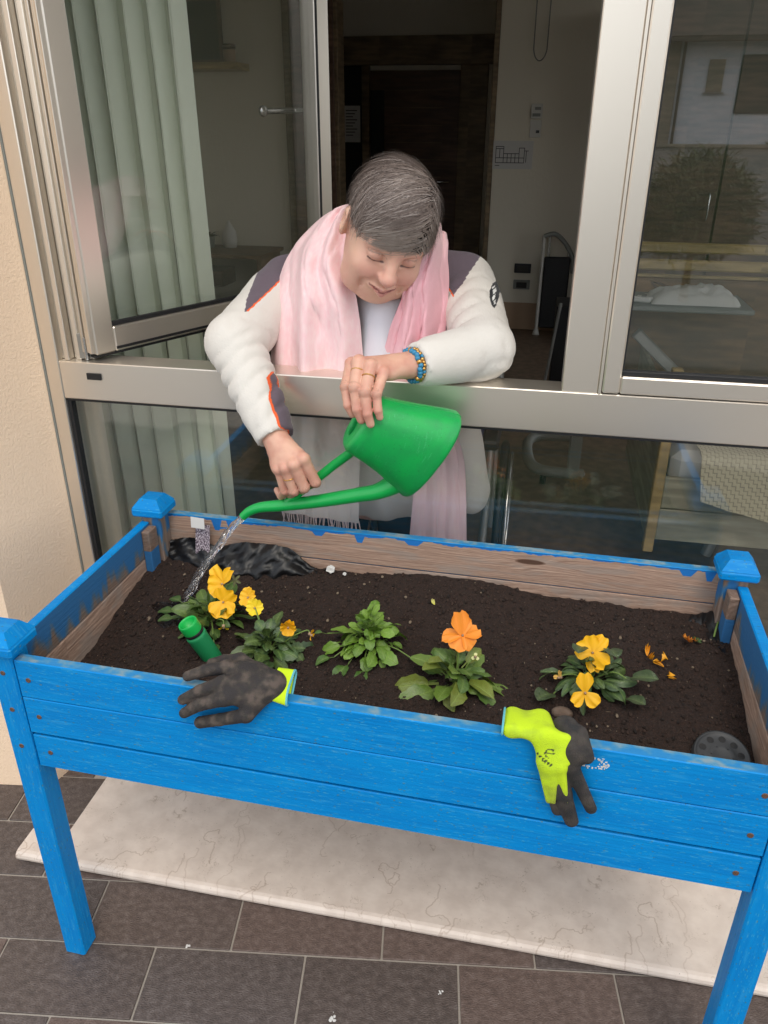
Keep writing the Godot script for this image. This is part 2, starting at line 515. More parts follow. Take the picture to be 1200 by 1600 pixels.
	# garden
	mat("soil", Color.WHITE, 0.95, 0.0, tex(512, 512, func(x: int, y: int) -> Color:
		var g := n3.get_noise_2d(x * 1.4, y * 1.4) * 0.6 + n2.get_noise_2d(x, y) * 0.4
		var c := rgb(40, 26, 19).lerp(rgb(68, 45, 34), clampf(g, 0, 1)).lerp(rgb(16, 10, 8), clampf(-g * 1.3, 0, 1))
		if n3.get_noise_2d(x * 1.7 + 800, y * 1.7) > 0.7: c = rgb(120, 96, 74)
		return c), t_fine, 0.3)
	var vein := func(x: int, y: int) -> float:
		var u := absf(x - 64.0) / 64.0
		var s := absf(fposmod((y / 128.0) * 7.0 + u * 1.6, 1.0) - 0.5) * 2.0
		return maxf(clampf(1.0 - u * 12.0, 0, 1), clampf(1.0 - (1.0 - s) * 5.0, 0, 1) * (1.0 - u) * 0.8)
	m = mat("leaf", Color.WHITE, 0.4, 0.0, tex(128, 128, func(x: int, y: int) -> Color: return grey(clampf(0.86 + vein.call(x, y) * 0.14 + n3.get_noise_2d(x, y) * 0.12, 0, 1))), tex(128, 128, func(x: int, y: int) -> Color: return grey(clampf(0.7 - vein.call(x, y) * 0.5 + n2.get_noise_2d(x, y) * 0.3, 0, 1))), 0.08)
	m.vertex_color_use_as_albedo = true
	m.backlight_enabled = true; m.backlight = Color(0.22, 0.3, 0.08)
	m = mat("petal", Color.WHITE, 0.55)
	m.vertex_color_use_as_albedo = true
	m.backlight_enabled = true; m.backlight = Color(0.4, 0.3, 0.05)
	m = mat("tinted", Color.WHITE, 0.7)
	m.vertex_color_use_as_albedo = true
	m = mat("rough_tinted", Color.WHITE, 0.9, 0.0, null, t_fine, 0.12, 9.0)
	m.vertex_color_use_as_albedo = true
	mat("bag_plastic", rgb(12, 12, 14), 0.45)
	m = mat("can_plastic", rgb(20, 164, 76), 0.36, 0.0, null, t_fine, 0.012, 5.0)
	mat("can_body", Color.WHITE, 0.38, 0.0, tex(512, 512, func(x: int, y: int) -> Color:
		var c := rgb(20, 168, 78).lerp(rgb(26, 156, 78), clampf(0.5 + n4.get_noise_2d(x, y) * 1.2, 0, 1))
		var sc := n3.get_noise_2d(x * 0.08 + y * 0.02, y * 1.4 + x * 0.25)
		if sc > 0.5 and n1.get_noise_2d(x * 2.0, y * 2.0) > 0.0: c = c.lerp(rgb(110, 190, 130), 0.35)
		if n3.get_noise_2d(x * 1.1 + 300, y * 1.1) > 0.66: c = c.lerp(rgb(70, 80, 50), 0.4)
		return c), t_fine, 0.012)
	mat("handle_green", rgb(24, 178, 80), 0.4)
	mat("handle_grip", rgb(20, 132, 78), 0.6, 0.0, null, t_fine, 0.05, 14.0)
	m = mat("water", Color(1, 1, 1, 0.0), 0.0)
	m.refraction_enabled = true; m.refraction_scale = 0.033
	mat("lawn", rgb(104, 102, 98), 0.95, 0.0, null, t_plas, 1.0, 0.6)
	mat("render_white", rgb(226, 228, 232), 0.9)
	mat("render_cream", rgb(150, 140, 122), 0.9)
	mat("roof_brown", rgb(92, 82, 74), 0.85)
	mat("asphalt", rgb(62, 62, 62), 0.95)
	mat("concrete", rgb(150, 148, 142), 0.9, 0.0, null, t_plas, 0.2, 1.0)

# ---------- setting ----------
const ZW := -0.095
const FIN := 0.05          # height of the room's floor

func setting() -> void:
	# ground and terrace
	struct("ground", bb(Vector3(-80, -0.3, 2.9), Vector3(80, -0.02, 60), 0.01), M.lawn, "pale paved yard in front of the terrace")
	var fl := struct("terrace_floor", bb(Vector3(-3.2, -0.25, -0.1), Vector3(4.2, -0.0035, 2.9), 0.01), M.grout, "terrace paved in dark stone-look tiles with pale joints")
	var org := Vector2(0.051, 0.501); var cy := cos(0.1366); var sy := sin(0.1366)
	var shapes: Array[ArrayMesh] = []
	for k in 4:
		var st := bx(Vector3(0, -0.005, 0), Vector3(0.3132, 0.01, 0.1487), 0.0012, Vector2(0.25 * k, 0.31 * k), Vector2(3.1, 6.4))
		st.generate_normals()
		shapes.append(st.commit())
	for r in range(-5, 14):
		for c in range(-6, 8):
			var q := Vector2((c - 0.5 + (0.0 if posmod(r, 2) == 1 else 0.5)) * 0.3177 + 0.15885, (r + 0.5) * 0.1532)
			# row 0 starts at the joint through org
			var w := Vector3(0, 0, 0)
			w.x = (org.x + q.x) * cy + (org.y + q.y) * sy
			w.z = -(org.x + q.x) * sy + (org.y + q.y) * cy
			if w.z < -0.02 or w.x < -1.7 or w.x > 2.2 or w.z > 2.3: continue
			var o := obj("tile", shapes[rng.randi() % 4], M["tile_%d" % (rng.randi() % 4)], fl)
			o.position = Vector3(w.x, rng.randf_range(-0.0008, 0.0006), w.z)
			o.rotation.y = 0.1366
	for s in [[-0.295, 0.44, 1.0], [-0.33, 0.5, 0.7], [0.185, 0.475, 0.7], [0.52, 0.56, 0.9], [0.72, 0.47, 0.6]]:
		var sp := SurfaceTool.new()
		for k in 7:
			var rr: float = rng.randf_range(0.001, 0.0042) * s[2] * (1.5 if k == 0 else 1.0)
			sp.append_from(lathe([Vector2(rr, 0.0), Vector2(rr * 0.8, 0.0007), Vector2(0, 0.001)], 11), 0, Transform3D(Basis(Vector3.UP, rng.randf() * 6.0) * Basis.from_scale(Vector3(1, 1, rng.randf_range(0.5, 1.0))), Vector3(rng.randfn() * 0.004, 0.0, rng.randfn() * 0.004) * s[2] * (0.0 if k == 0 else 1.0)))
		obj("white_dropping", sp.commit(), M.paper, fl).position = Vector3(s[0], 0.0004, s[1])
	# marble step: main slab with a rounded nose and an ear at its left end
	var ms := thing("marble_step", "cream veined marble step with rounded nose under the blue planter", "step")
	var st := st_new()
	var prof: Array[Vector2] = [Vector2(-0.16, 0.0), Vector2(-0.16, 0.03)]
	for k in 7:
		var a := PI / 2 - PI * k / 6.0
		prof.append(Vector2(0.345 + cos(a) * 0.014, 0.016 + sin(a) * 0.014))
	for seg in [[-0.205, 2.0], [-0.295, -0.205]]:
		var z0 := -0.16 if seg[0] > -0.25 else 0.285
		for k in prof.size():
			var p: Vector2 = prof[k]; var q: Vector2 = prof[(k + 1) % prof.size()]
			p.x = maxf(p.x, z0); q.x = maxf(q.x, z0)
			if p.is_equal_approx(q): continue
			var nrm := Vector3(0, -(q.x - p.x), q.y - p.y) * -1.0
			if nrm.y < -0.5 * nrm.length() and p.y < 0.01: nrm = Vector3.DOWN
			var a := Vector3(seg[0], p.y, p.x); var b := Vector3(seg[1], p.y, p.x); var c := Vector3(seg[1], q.y, q.x); var d := Vector3(seg[0], q.y, q.x)
			var out := Vector3(0, (p.y + q.y) * 0.5 - 0.015, clampf((p.x + q.x) * 0.5 - 0.34, -0.01, 1.0))
			if absf(p.y - q.y) < 0.0005: out = Vector3(0, 1 if p.y > 0.015 else -1, 0)
			if absf(p.x - q.x) < 0.0005 and p.x < 0.3: out = Vector3(0, 0, -1)
			tri(st, a, b, c, out, Vector2.ZERO, Vector2(1.0, 2.0), 1); tri(st, a, c, d, out, Vector2.ZERO, Vector2(1.0, 2.0), 1)
	for e in [[-0.295, -1.0, 0.285], [-0.205, -1.0, -0.16]]:
		tri(st, Vector3(e[0], 0.0, e[2]), Vector3(e[0], 0.03, e[2]), Vector3(e[0], 0.03, 0.345), Vector3(e[1], 0, 0), Vector2.ZERO, Vector2.ONE, 0)
		tri(st, Vector3(e[0], 0.0, e[2]), Vector3(e[0], 0.03, 0.345), Vector3(e[0], 0.0, 0.345), Vector3(e[1], 0, 0), Vector2.ZERO, Vector2.ONE, 0)
		tri(st, Vector3(e[0], 0.002, 0.345), Vector3(e[0], 0.03, 0.345), Vector3(e[0], 0.016, 0.359), Vector3(e[1], 0, 0), Vector2.ZERO, Vector2.ONE, 0)
	obj("slab", st, M.marble, ms).position.y = 0.0015
	# house wall: pier on the left with a slanted reveal, wall over the window and on the right
	var hw := thing("house_wall", "peach rough plaster wall at the left of the window", "wall")
	obj("pier", wedge(PackedVector2Array([Vector2(-0.297, -0.16), Vector2(-0.297, -0.09), Vector2(-0.355, 0.129), Vector2(-2.6, 0.45), Vector2(-2.6, -0.16)]), -0.05, 3.2), M.plaster, hw)
	obj("right_pier", wedge(PackedVector2Array([Vector2(3.12, -0.16), Vector2(3.12, -0.09), Vector2(3.17, 0.129), Vector2(4.2, 0.129), Vector2(4.2, -0.16)]), -0.05, 3.2), M.plaster, hw)
	obj("wall_above_window", bb(Vector3(-0.297, 2.66, -0.16), Vector3(3.12, 3.2, 0.1), 0.004), M.plaster, hw)

	# ----- the room behind
	struct("interior_floor", bb(Vector3(-2.4, -0.1, -6.6), Vector3(3.2, FIN, -0.17), 0.002), M.inner_floor, "brown floor of the room")
	struct("interior_ceiling", bb(Vector3(-2.5, 2.7, -6.7), Vector3(3.3, 2.85, -0.16), 0.002), M.ceiling_white, "white ceiling of the room")
	struct("interior_side_wall", bb(Vector3(-2.5, -0.1, -6.6), Vector3(-2.35, 2.71, -0.16), 0.002), M.inner_plaster, "left side wall of the room")
	for q in [[-0.1, 0.1, -6.6, -0.16], [2.62, 2.71, -6.6, -0.16], [0.1, 2.62, -6.6, -5.2], [0.1, 2.62, -2.5, -0.16]]:  # the gap between these pieces is an added opening that brightens the room
		struct("interior_side_wall", bb(Vector3(3.15, q[0], q[2]), Vector3(3.3, q[1], q[3]), 0.001), M.inner_plaster, "right side wall of the room around an unseen opening added to light it")
	struct("interior_front_wall", bb(Vector3(-2.4, -0.1, -0.31), Vector3(-0.3, 2.71, -0.165), 0.002), M.inner_plaster, "inner face of the window wall at the left")
	var bw := struct("interior_back_wall", bb(Vector3(0.33, -0.1, -5.45), Vector3(3.2, 2.71, -5.3), 0.002), M.inner_plaster, "pale back wall of the room to the right of the passage")
	obj("baseboard", bb(Vector3(0.335, FIN, -5.298), Vector3(3.15, 0.27, -5.286), 0.003), M.baseboard, bw)
	obj("corner_trim", bb(Vector3(0.29, FIN, -5.46), Vector3(0.328, 2.7, -5.285), 0.004), M.door_frame_wood, bw)
	struct("interior_back_wall", bb(Vector3(-2.4, -0.1, -5.45), Vector3(-0.98, 2.71, -5.3), 0.002), M.inner_plaster, "back wall of the room behind the desk")
	struct("passage_wall", bb(Vector3(-2.4, -0.1, -6.75), Vector3(3.2, 2.71, -6.6), 0.002), M.inner_plaster, "wall at the end of the passage")
	struct("passage_side_wall", bb(Vector3(0.33, -0.1, -6.61), Vector3(0.45, 2.71, -5.44), 0.002), M.inner_plaster, "right wall of the passage")

func window_wall() -> void:
	var al: Material = M.champagne_aluminium
	var w := thing("window_frame", "champagne aluminium window wall with wide transom and mullion behind the planter", "window")
	obj("jamb", bb(Vector3(-0.294, 0.03, -0.17), Vector3(-0.259, 2.66, ZW), 0.002), al, w)
	obj("sealant", bb(Vector3(-0.2985, 0.03, -0.15), Vector3(-0.293, 2.66, ZW + 0.003), 0.001), M.grey_plastic, w)
	# stepped rebate that the open sash closes into
	var zs := [-0.118, -0.104, -0.126, -0.112, -0.135, -0.124]
	for k in 6:
		obj("rebate_profile", bb(Vector3(-0.26 + k * 0.0125, 1.0815, -0.168), Vector3(-0.2485 + k * 0.0125, 2.655, zs[k]), 0.0012), M.gasket if k == 4 else M.champagne_aluminium, w)
	obj("transom", bb(Vector3(-0.2585, 0.994, -0.17), Vector3(3.07, 1.081, ZW), 0.002), al, w)
	obj("drain_cap", bb(Vector3(-0.192, 1.043, ZW), Vector3(-0.157, 1.058, ZW + 0.004), 0.0012), M.black_plastic, w)
	obj("bottom_rail", bb(Vector3(-0.2585, 0.03, -0.17), Vector3(3.07, 0.12, ZW), 0.002), al, w)
	obj("head", bb(Vector3(-0.2585, 2.6, -0.17), Vector3(3.07, 2.66, ZW), 0.002), al, w)
	obj("right_jamb", bb(Vector3(3.0705, 0.03, -0.17), Vector3(3.118, 2.66, ZW), 0.002), al, w)
	obj("mullion", bb(Vector3(1.9, 1.0812, -0.17), Vector3(1.97, 2.6, ZW), 0.002), al, w)  # this mullion and the pane beside it are added out of view for more daylight
	obj("added_side_pane", bb(Vector3(1.97, 1.0815, -0.126), Vector3(3.07, 2.6, -0.122), 0.0003), M.glass, w)
	obj("mullion", bb(Vector3(0.851, 1.0812, -0.17), Vector3(0.921, 2.6, ZW), 0.002), al, w)
	obj("mullion_bead", bb(Vector3(0.9215, 1.0812, -0.16), Vector3(0.9275, 2.6, ZW + 0.001), 0.0008), M.champagne_aluminium, w)
	for p in [[0.12, 0.994, -0.2585, 3.07]]:
		obj("lower_pane", bb(Vector3(p[2], p[0], -0.126), Vector3(p[3], p[1], -0.122), 0.0003), M.glass, w)
		obj("inner_lower_pane", bb(Vector3(p[2], p[0], -0.146), Vector3(p[3], p[1], -0.142), 0.0003), M.glass, w)
	obj("gasket", bb(Vector3(-0.258, 0.9885, -0.121), Vector3(3.07, 0.9938, -0.098), 0.0006), M.gasket, w)
	obj("gasket", bb(Vector3(-0.2588, 0.12, -0.121), Vector3(-0.249, 0.9884, -0.103), 0.0006), M.gasket, w)
	# the closed sash on the right
	var s := thing("closed_window_sash", "closed right window sash beside the wide mullion, with a garden mirrored in its glass", "window sash")
	var sa: Material = M.champagne_aluminium
	obj("stile", bb(Vector3(0.9285, 1.0845, -0.15), Vector3(0.962, 2.597, ZW + 0.004), 0.003), sa, s)
	obj("stile", bb(Vector3(1.86, 1.0845, -0.15), Vector3(1.897, 2.597, ZW + 0.004), 0.003), sa, s)
	obj("rail", bb(Vector3(0.9625, 1.0845, -0.15), Vector3(1.8595, 1.119, ZW + 0.004), 0.003), sa, s)
	obj("rail", bb(Vector3(0.9625, 2.56, -0.15), Vector3(1.8595, 2.597, ZW + 0.004), 0.003), sa, s)
	obj("gasket", bb(Vector3(0.963, 1.1195, -0.119), Vector3(1.859, 1.128, -0.1), 0.001), M.gasket, s)
	obj("gasket", bb(Vector3(0.9625, 1.1285, -0.119), Vector3(0.966, 2.559, -0.1), 0.001), M.gasket, s)
	obj("pane", bb(Vector3(0.9625, 1.119, -0.124), Vector3(1.8595, 2.56, -0.12), 0.0003), M.glass, s)
	obj("inner_pane", bb(Vector3(0.9625, 1.119, -0.144), Vector3(1.8595, 2.56, -0.14), 0.0003), M.glass, s)
	# the sash opened into the room; local x runs along it from the hinge, local z is its outer face
	var o := thing("open_window_sash", "window sash standing open into the room in front of the curtain", "window sash", Vector3(-0.163, 0, -0.105), atan2(0.909, 0.417))
	var dk: Material = M.champagne_aluminium
	var L := 0.835
	obj("stile", bb(Vector3(0.0, 1.095, -0.055), Vector3(0.052, 2.6, -0.004), 0.003), dk, o)
	for k in 4:
		obj("edge_profile", bb(Vector3(-0.0085 - 0.003 * (k % 2), 1.1, -0.052 + k * 0.0125), Vector3(-0.0005, 2.598, -0.043 + k * 0.0125), 0.001), M.champagne_aluminium, o)
	obj("free_stile", bb(Vector3(L - 0.052, 1.095, -0.055), Vector3(L, 2.6, -0.004), 0.003), M.champagne_aluminium, o)
	for k in 3:
		obj("edge_profile", bb(Vector3(L + 0.0005, 1.1, -0.053 + k * 0.017), Vector3(L + 0.007 + 0.004 * (k % 2), 2.598, -0.041 + k * 0.017), 0.001), M.champagne_aluminium, o)
	obj("rail", bb(Vector3(0.0525, 1.095, -0.055), Vector3(L - 0.0525, 1.15, -0.004), 0.003), dk, o)
	obj("rail", bb(Vector3(0.0525, 2.55, -0.055), Vector3(L - 0.0525, 2.6, -0.004), 0.003), dk, o)
	obj("seal_strip", bb(Vector3(0.053, 1.1, -0.0038), Vector3(L - 0.053, 1.106, -0.002), 0.0005), M.gasket, o)
	obj("seal_strip", bb(Vector3(L - 0.0515, 1.1, -0.0038), Vector3(L - 0.044, 2.59, -0.001), 0.0005), M.gasket, o)
	obj("drip_edge", bb(Vector3(0.0, 1.088, -0.05), Vector3(L, 1.0945, -0.01), 0.001), M.gasket, o)
	obj("gasket", bb(Vector3(0.053, 1.1505, -0.022), Vector3(L - 0.053, 1.16, -0.012), 0.001), M.gasket, o)
	obj("pane", bb(Vector3(0.0525, 1.15, -0.028), Vector3(L - 0.0525, 2.55, -0.024), 0.0003), M.glass, o)
	obj("inner_pane", bb(Vector3(0.0525, 1.15, -0.048), Vector3(L - 0.0525, 2.55, -0.044), 0.0003), M.glass, o)
	var hy := 1.60
	var hd := obj("handle", tube([Vector3(L - 0.03, hy, -0.056), Vector3(L - 0.03, hy, -0.095), Vector3(L - 0.045, hy, -0.1), Vector3(L - 0.155, hy - 0.004, -0.1)], 0.0075, 0.0075, 10), M.steel, o)
	obj("end_knob", place_mesh(lathe([Vector2(0.0, 0.0), Vector2(0.013, 0.001), Vector2(0.014, 0.006), Vector2(0.012, 0.012), Vector2(0.0, 0.013)], 20), Transform3D(Basis(Vector3.RIGHT, PI / 2), Vector3(L - 0.16, hy - 0.004, -0.104))), M.steel, hd)
	# hinge block at the foot of the jamb
	var h := thing("window_hinge", "small steel corner hinge at the foot of the open sash", "hinge", Vector3(-0.205, 1.083, -0.118))
	obj("plate", bx(Vector3(0, 0.03, 0), Vector3(0.02, 0.058, 0.012), 0.002), M.galvanized, h)
	obj("arm", bx(Vector3(0.02, 0.022, -0.004), Vector3(0.016, 0.04, 0.01), 0.002), M.galvanized, h)
	obj("pin", tube([Vector3(0.009, 0.0, 0.006), Vector3(0.009, 0.05, 0.006)], 0.0045), M.steel, h)

func place_mesh(m: Mesh, t: Transform3D) -> ArrayMesh:
	var st := SurfaceTool.new()
	st.append_from(m, 0, t)
	return st.commit()

# ---------- what the glass mirrors, across the lawn ----------
func outside() -> void:
	var b := thing("white_house", "white rendered house across the lawn with a brown roof", "house")
	obj("wall", bb(Vector3(3.75, -0.1, 25.2), Vector3(19, 4.0, 33), 0.02), M.render_white, b)
	obj("corner_pilaster", bb(Vector3(3.6, -0.1, 25.1), Vector3(4.1, 4.0, 25.19), 0.01), M.render_cream, b)
	obj("downpipe", tube([Vector3(4.2, 0, 25.1), Vector3(4.2, 4.0, 25.1)], 0.04), M.dark_profile, b)
	var win := obj("window", bb(Vector3(4.93, 2.65, 25.12), Vector3(5.36, 3.47, 25.19), 0.01), M.render_cream, b)
	obj("sill", bb(Vector3(4.86, 2.6, 25.05), Vector3(5.43, 2.64, 25.19), 0.005), M.concrete, win)
	obj("window", bb(Vector3(5.8, 2.1, 25.12), Vector3(7.8, 3.58, 25.19), 0.01), M.dark_profile, b)
	obj("window", bb(Vector3(9.5, 2.1, 25.12), Vector3(11.5, 3.58, 25.19), 0.01), M.dark_profile, b)
	var st := st_new()
	for f in [[Vector3(3.0, 3.98, 24.3), Vector3(20, 3.98, 24.3), Vector3(20, 7.6, 30), Vector3(3.0, 7.6, 30)], [Vector3(3.0, 3.98, 35.7), Vector3(20, 3.98, 35.7), Vector3(20, 7.6, 30), Vector3(3.0, 7.6, 30)]]:
		tri(st, f[0], f[1], f[2], Vector3.UP, Vector2.ZERO, Vector2.ONE, 1); tri(st, f[0], f[2], f[3], Vector3.UP, Vector2.ZERO, Vector2.ONE, 1)
	box(st, Vector3(11.5, 3.9, 24.35), Vector3(17, 0.12, 0.12), 0.02)
	obj("roof", st, M.roof_brown, b)
	var g := thing("garden_wall", "long low grey wall between the lawn and the white house", "wall")
	obj("wall", bb(Vector3(-30, -0.1, 21), Vector3(30, 1.25, 21.2), 0.02), M.concrete, g)
	obj("coping", bb(Vector3(-30, 1.25, 20.93), Vector3(30, 1.33, 21.27), 0.01), M.render_cream, g)
	for k in 2:
		var t := thing("hedge_bush", ["rounded grassy bush on the lawn in front of the low wall", "dark trimmed bush beside the white house"][k], "bush", [Vector3(2.25, 0, 7.0), Vector3(6.8, 0, 23.5)][k])
		var mm := MultiMesh.new()
		mm.transform_format = MultiMesh.TRANSFORM_3D
		mm.use_colors = true
		mm.mesh = leaf_mesh(0.16, 0.016, 0.5, 0.2, 0, Color(0.1, 0.15, 0.03), Color(0.19, 0.22, 0.06))
		mm.instance_count = 5000
		for i in 5000:
			var d := Vector3(rng.randfn(), rng.randfn(), rng.randfn()).normalized()
			if d.y < -0.3: d.y = -d.y
			var r := pow(rng.randf(), 0.25)
			var p := Vector3(d.x * 0.55, 0.72 + d.y * 0.62, d.z * 0.5) * Vector3(r, 1, r)
			p.y = 0.1 + (p.y - 0.1) * lerpf(r, 1.0, 0.3) + nz1.get_noise_3d(d.x * 90, d.y * 90, d.z * 90) * 0.08
			var bas := Basis(Vector3.UP, rng.randf() * TAU) * Basis(Vector3.RIGHT, rng.randf_range(-1.3, 0.2))
			mm.set_instance_transform(i, Transform3D(bas.scaled(Vector3.ONE * rng.randf_range(0.7, 1.5)), p))
			mm.set_instance_color(i, Color(1, 1, 1).darkened(rng.randf() * 0.5))
		var mi := MultiMeshInstance3D.new()
		mi.name = "foliage"
		mi.multimesh = mm
		mi.material_override = M.leaf
		mi.set_meta("kind", "stuff")
		t.add_child(mi, true)
		obj("stem", tube([Vector3(0, -0.02, 0), Vector3(0, 0.7, 0)], 0.05, 0.02), M.brown_wood, t)

# ---------- inside the room ----------
func room() -> void:
	# curtain: one cloth in deep folds
	var rows := []
	for r in 24:
		var y := lerpf(2.6, 0.07, r / 23.0)
		var row: Array[Vector3] = []
		for c in 150:
			var u := c / 149.0
			var wob := nz1.get_noise_2d(u * 300.0, y * 18.0)
			var ph := u * 9.5 * TAU + wob * 1.6
			var spread := lerpf(1.0, 1.05, r / 23.0)
			row.append(Vector3(-0.66 + (0.58 * u + sin(ph * 2.0) * 0.006) * spread, y, -0.53 + sin(ph) * 0.032 * (0.75 + 0.5 * nz1.get_noise_2d(u * 90.0, 400)) + wob * 0.012))
		rows.append(row)
	tag(obj("curtain", sheet(rows, 0.0015), M.curtain), "pale sage curtain hanging in folds behind the open sash", "curtain")
	tag(obj("curtain_rail", bb(Vector3(-1.1, 2.62, -0.55), Vector3(1.8, 2.65, -0.51), 0.003), M.white_plastic), "white curtain rail over the window inside the room", "curtain rail")
	# desk side of the room
	var d := thing("desk", "brown desk against the back wall left of the passage", "desk")
	obj("top", bb(Vector3(-2.34, 0.63, -5.29), Vector3(-1.42, 0.66, -4.7), 0.003), M.brown_wood, d)
	for x in [-2.3, -1.48]: obj("leg", bb(Vector3(x, FIN, -5.25), Vector3(x + 0.04, 0.63, -4.75), 0.003), M.brown_wood, d)
	tag(obj("glass_bottle", lathe([Vector2(0.0, 0), Vector2(0.055, 0.002), Vector2(0.066, 0.06), Vector2(0.06, 0.13), Vector2(0.022, 0.19), Vector2(0.014, 0.2), Vector2(0.014, 0.215), Vector2(0, 0.216)], 20, Vector3(-1.84, 0.66, -5.12)), M.white_plastic), "pale bottle standing on the desk", "bottle")
	var pp := thing("potted_plant", "small dark potted plant on the desk beside the bottle", "plant", Vector3(-2.03, 0.66, -5.1))
	obj("pot", lathe([Vector2(0, 0), Vector2(0.05, 0), Vector2(0.062, 0.09), Vector2(0.055, 0.09), Vector2(0.05, 0.07), Vector2(0, 0.07)], 18), M.grey_plastic, pp)
	for k in 16:
		var lf := obj("leaf", leaf_mesh(0.11, 0.035, 0.5, 0.2, 0, Color(0.05, 0.08, 0.03), Color(0.07, 0.1, 0.04)), M.leaf, pp)
		lf.transform = Transform3D(Basis(Vector3.UP, k * 2.4) * Basis(Vector3.RIGHT, -0.3 - 0.07 * (k % 7)), Vector3(0, 0.08, 0))
	tag(obj("dark_box", bb(Vector3(-2.1, 0.37, -5.2), Vector3(-1.84, 0.5, -4.9), 0.004), M.dark_wood), "dark box standing under the desk top", "box")
	tag(obj("wall_shelf", bb(Vector3(-2.34, 1.98, -5.295), Vector3(-1.63, 2.03, -5.02), 0.003), M.pale_wood), "wooden shelf high on the back wall above the desk", "shelf")
	var jar := thing("shelf_jar", "small jar at the right end of the wall shelf", "jar", Vector3(-1.74, 2.031, -5.16))
	obj("body", lathe([Vector2(0, 0), Vector2(0.045, 0), Vector2(0.05, 0.08), Vector2(0.046, 0.09), Vector2(0, 0.091)], 16), M.baseboard, jar)
	obj("lid", lathe([Vector2(0, 0.092), Vector2(0.052, 0.092), Vector2(0.052, 0.125), Vector2(0, 0.128)], 16), M.dark_wood, jar)
	var pic := thing("dark_picture", "dark framed picture standing on the wall shelf", "picture", Vector3(-1.98, 2.031, -5.26), 0.0)
	obj("frame", bb(Vector3(-0.16, 0.0, 0.0), Vector3(0.16, 0.45, 0.02), 0.004), M.dark_wood, pic)
	obj("print", bb(Vector3(-0.13, 0.03, 0.0205), Vector3(0.13, 0.42, 0.022), 0.0005), M.dark_profile, pic)
	# wardrobe in the back wall
	var wr := thing("wardrobe", "tall brown wardrobe with a curved metal handle left of the passage", "wardrobe")
	obj("carcass", bb(Vector3(-1.34, FIN, -5.46), Vector3(-0.9, 2.69, -5.26), 0.004), M.door_frame_wood, wr)
	var wd := obj("door", bb(Vector3(-1.28, FIN + 0.06, -5.258), Vector3(-0.93, 2.6, -5.24), 0.003), M.dark_wood, wr)
	obj("handle", tube([Vector3(-1.2, 1.25, -5.24), Vector3(-1.175, 1.19, -5.215), Vector3(-1.165, 1.12, -5.21), Vector3(-1.18, 1.04, -5.24)], 0.006, 0.006, 8, false, 4), M.steel, wd)
	var tw := thing("added_dark_wardrobe", "wide dark brown wardrobe added against the back wall to darken the right-hand pane", "wardrobe")  # unseen piece, added to dim the background behind the right window reflections
	obj("carcass", bb(Vector3(1.35, FIN, -5.29), Vector3(3.1, 2.35, -4.72), 0.005), M.dark_wood, tw)
	for k in 3:
		var td := obj("door", bb(Vector3(1.37 + k * 0.575, FIN + 0.08, -4.719), Vector3(1.93 + k * 0.575, 2.32, -4.7), 0.003), M.dark_wood, tw)
		obj("handle", tube([Vector3(1.88 + k * 0.575, 1.0, -4.7), Vector3(1.88 + k * 0.575, 1.02, -4.67), Vector3(1.88 + k * 0.575, 1.16, -4.67), Vector3(1.88 + k * 0.575, 1.18, -4.7)], 0.006), M.steel, td)
	# the door at the end of the passage
	var dr := thing("passage_door", "dark wooden door with pale inlaid lines at the end of the passage", "door")
	obj("leaf", bb(Vector3(-0.925, FIN, -6.6), Vector3(-0.09, 2.06, -6.555), 0.003), M.dark_wood, dr)
	for y in [1.9, 1.757, 1.612, 1.466, 1.32, 1.17]: obj("inlay_line", bb(Vector3(-0.785, y - 0.003, -6.554), Vector3(-0.24, y + 0.003, -6.552), 0.0005), M.door_frame_wood, dr)
	obj("dark_strip", bb(Vector3(-0.92, FIN, -6.5545), Vector3(-0.79, 1.9, -6.551), 0.001), M.gasket, dr)
	var hnd := obj("handle", tube([Vector3(-0.16, 1.13, -6.555), Vector3(-0.16, 1.13, -6.5), Vector3(-0.27, 1.13, -6.495)], 0.01), M.steel, dr)
	hnd.set_meta("label", "steel lever handle")
	obj("door_frame", bb(Vector3(-0.088, FIN, -6.6), Vector3(0.16, 2.1, -6.53), 0.004), M.door_frame_wood, dr)
	obj("door_frame", bb(Vector3(-1.0, FIN, -6.6), Vector3(-0.928, 2.1, -6.53), 0.004), M.door_frame_wood, dr)
	obj("lintel", bb(Vector3(-1.3, 2.101, -6.6), Vector3(0.2, 2.33, -6.53), 0.004), M.door_frame_wood, dr)
	tag(obj("side_panel", bb(Vector3(-1.3, FIN, -6.6), Vector3(-1.003, 2.1, -6.56), 0.004), M.gasket), "black panel beside the passage door", "panel")
	var nt := thing("paper_notice", "pale typed notice on the black panel beside the passage door", "notice", Vector3(-1.1, 1.62, -6.557))
	obj("sheet", bx(Vector3.ZERO, Vector3(0.16, 0.31, 0.001), 0.0003), M.paper, nt)
	for k in 9: obj("print_line", bb(Vector3(-0.06, 0.11 - k * 0.026, 0.0007), Vector3(0.05 - 0.02 * (k % 3), 0.118 - k * 0.026, 0.0012), 0.0001), M.ink, nt)
	# on the pale wall
	var fp := thing("floor_plan_sheet", "white evacuation plan sheet on the pale wall beside the passage", "notice", Vector3(0.47, 1.395, -5.298))
	obj("sheet", bx(Vector3.ZERO, Vector3(0.33, 0.2, 0.001), 0.0003), M.paper, fp)
	var st := st_new()
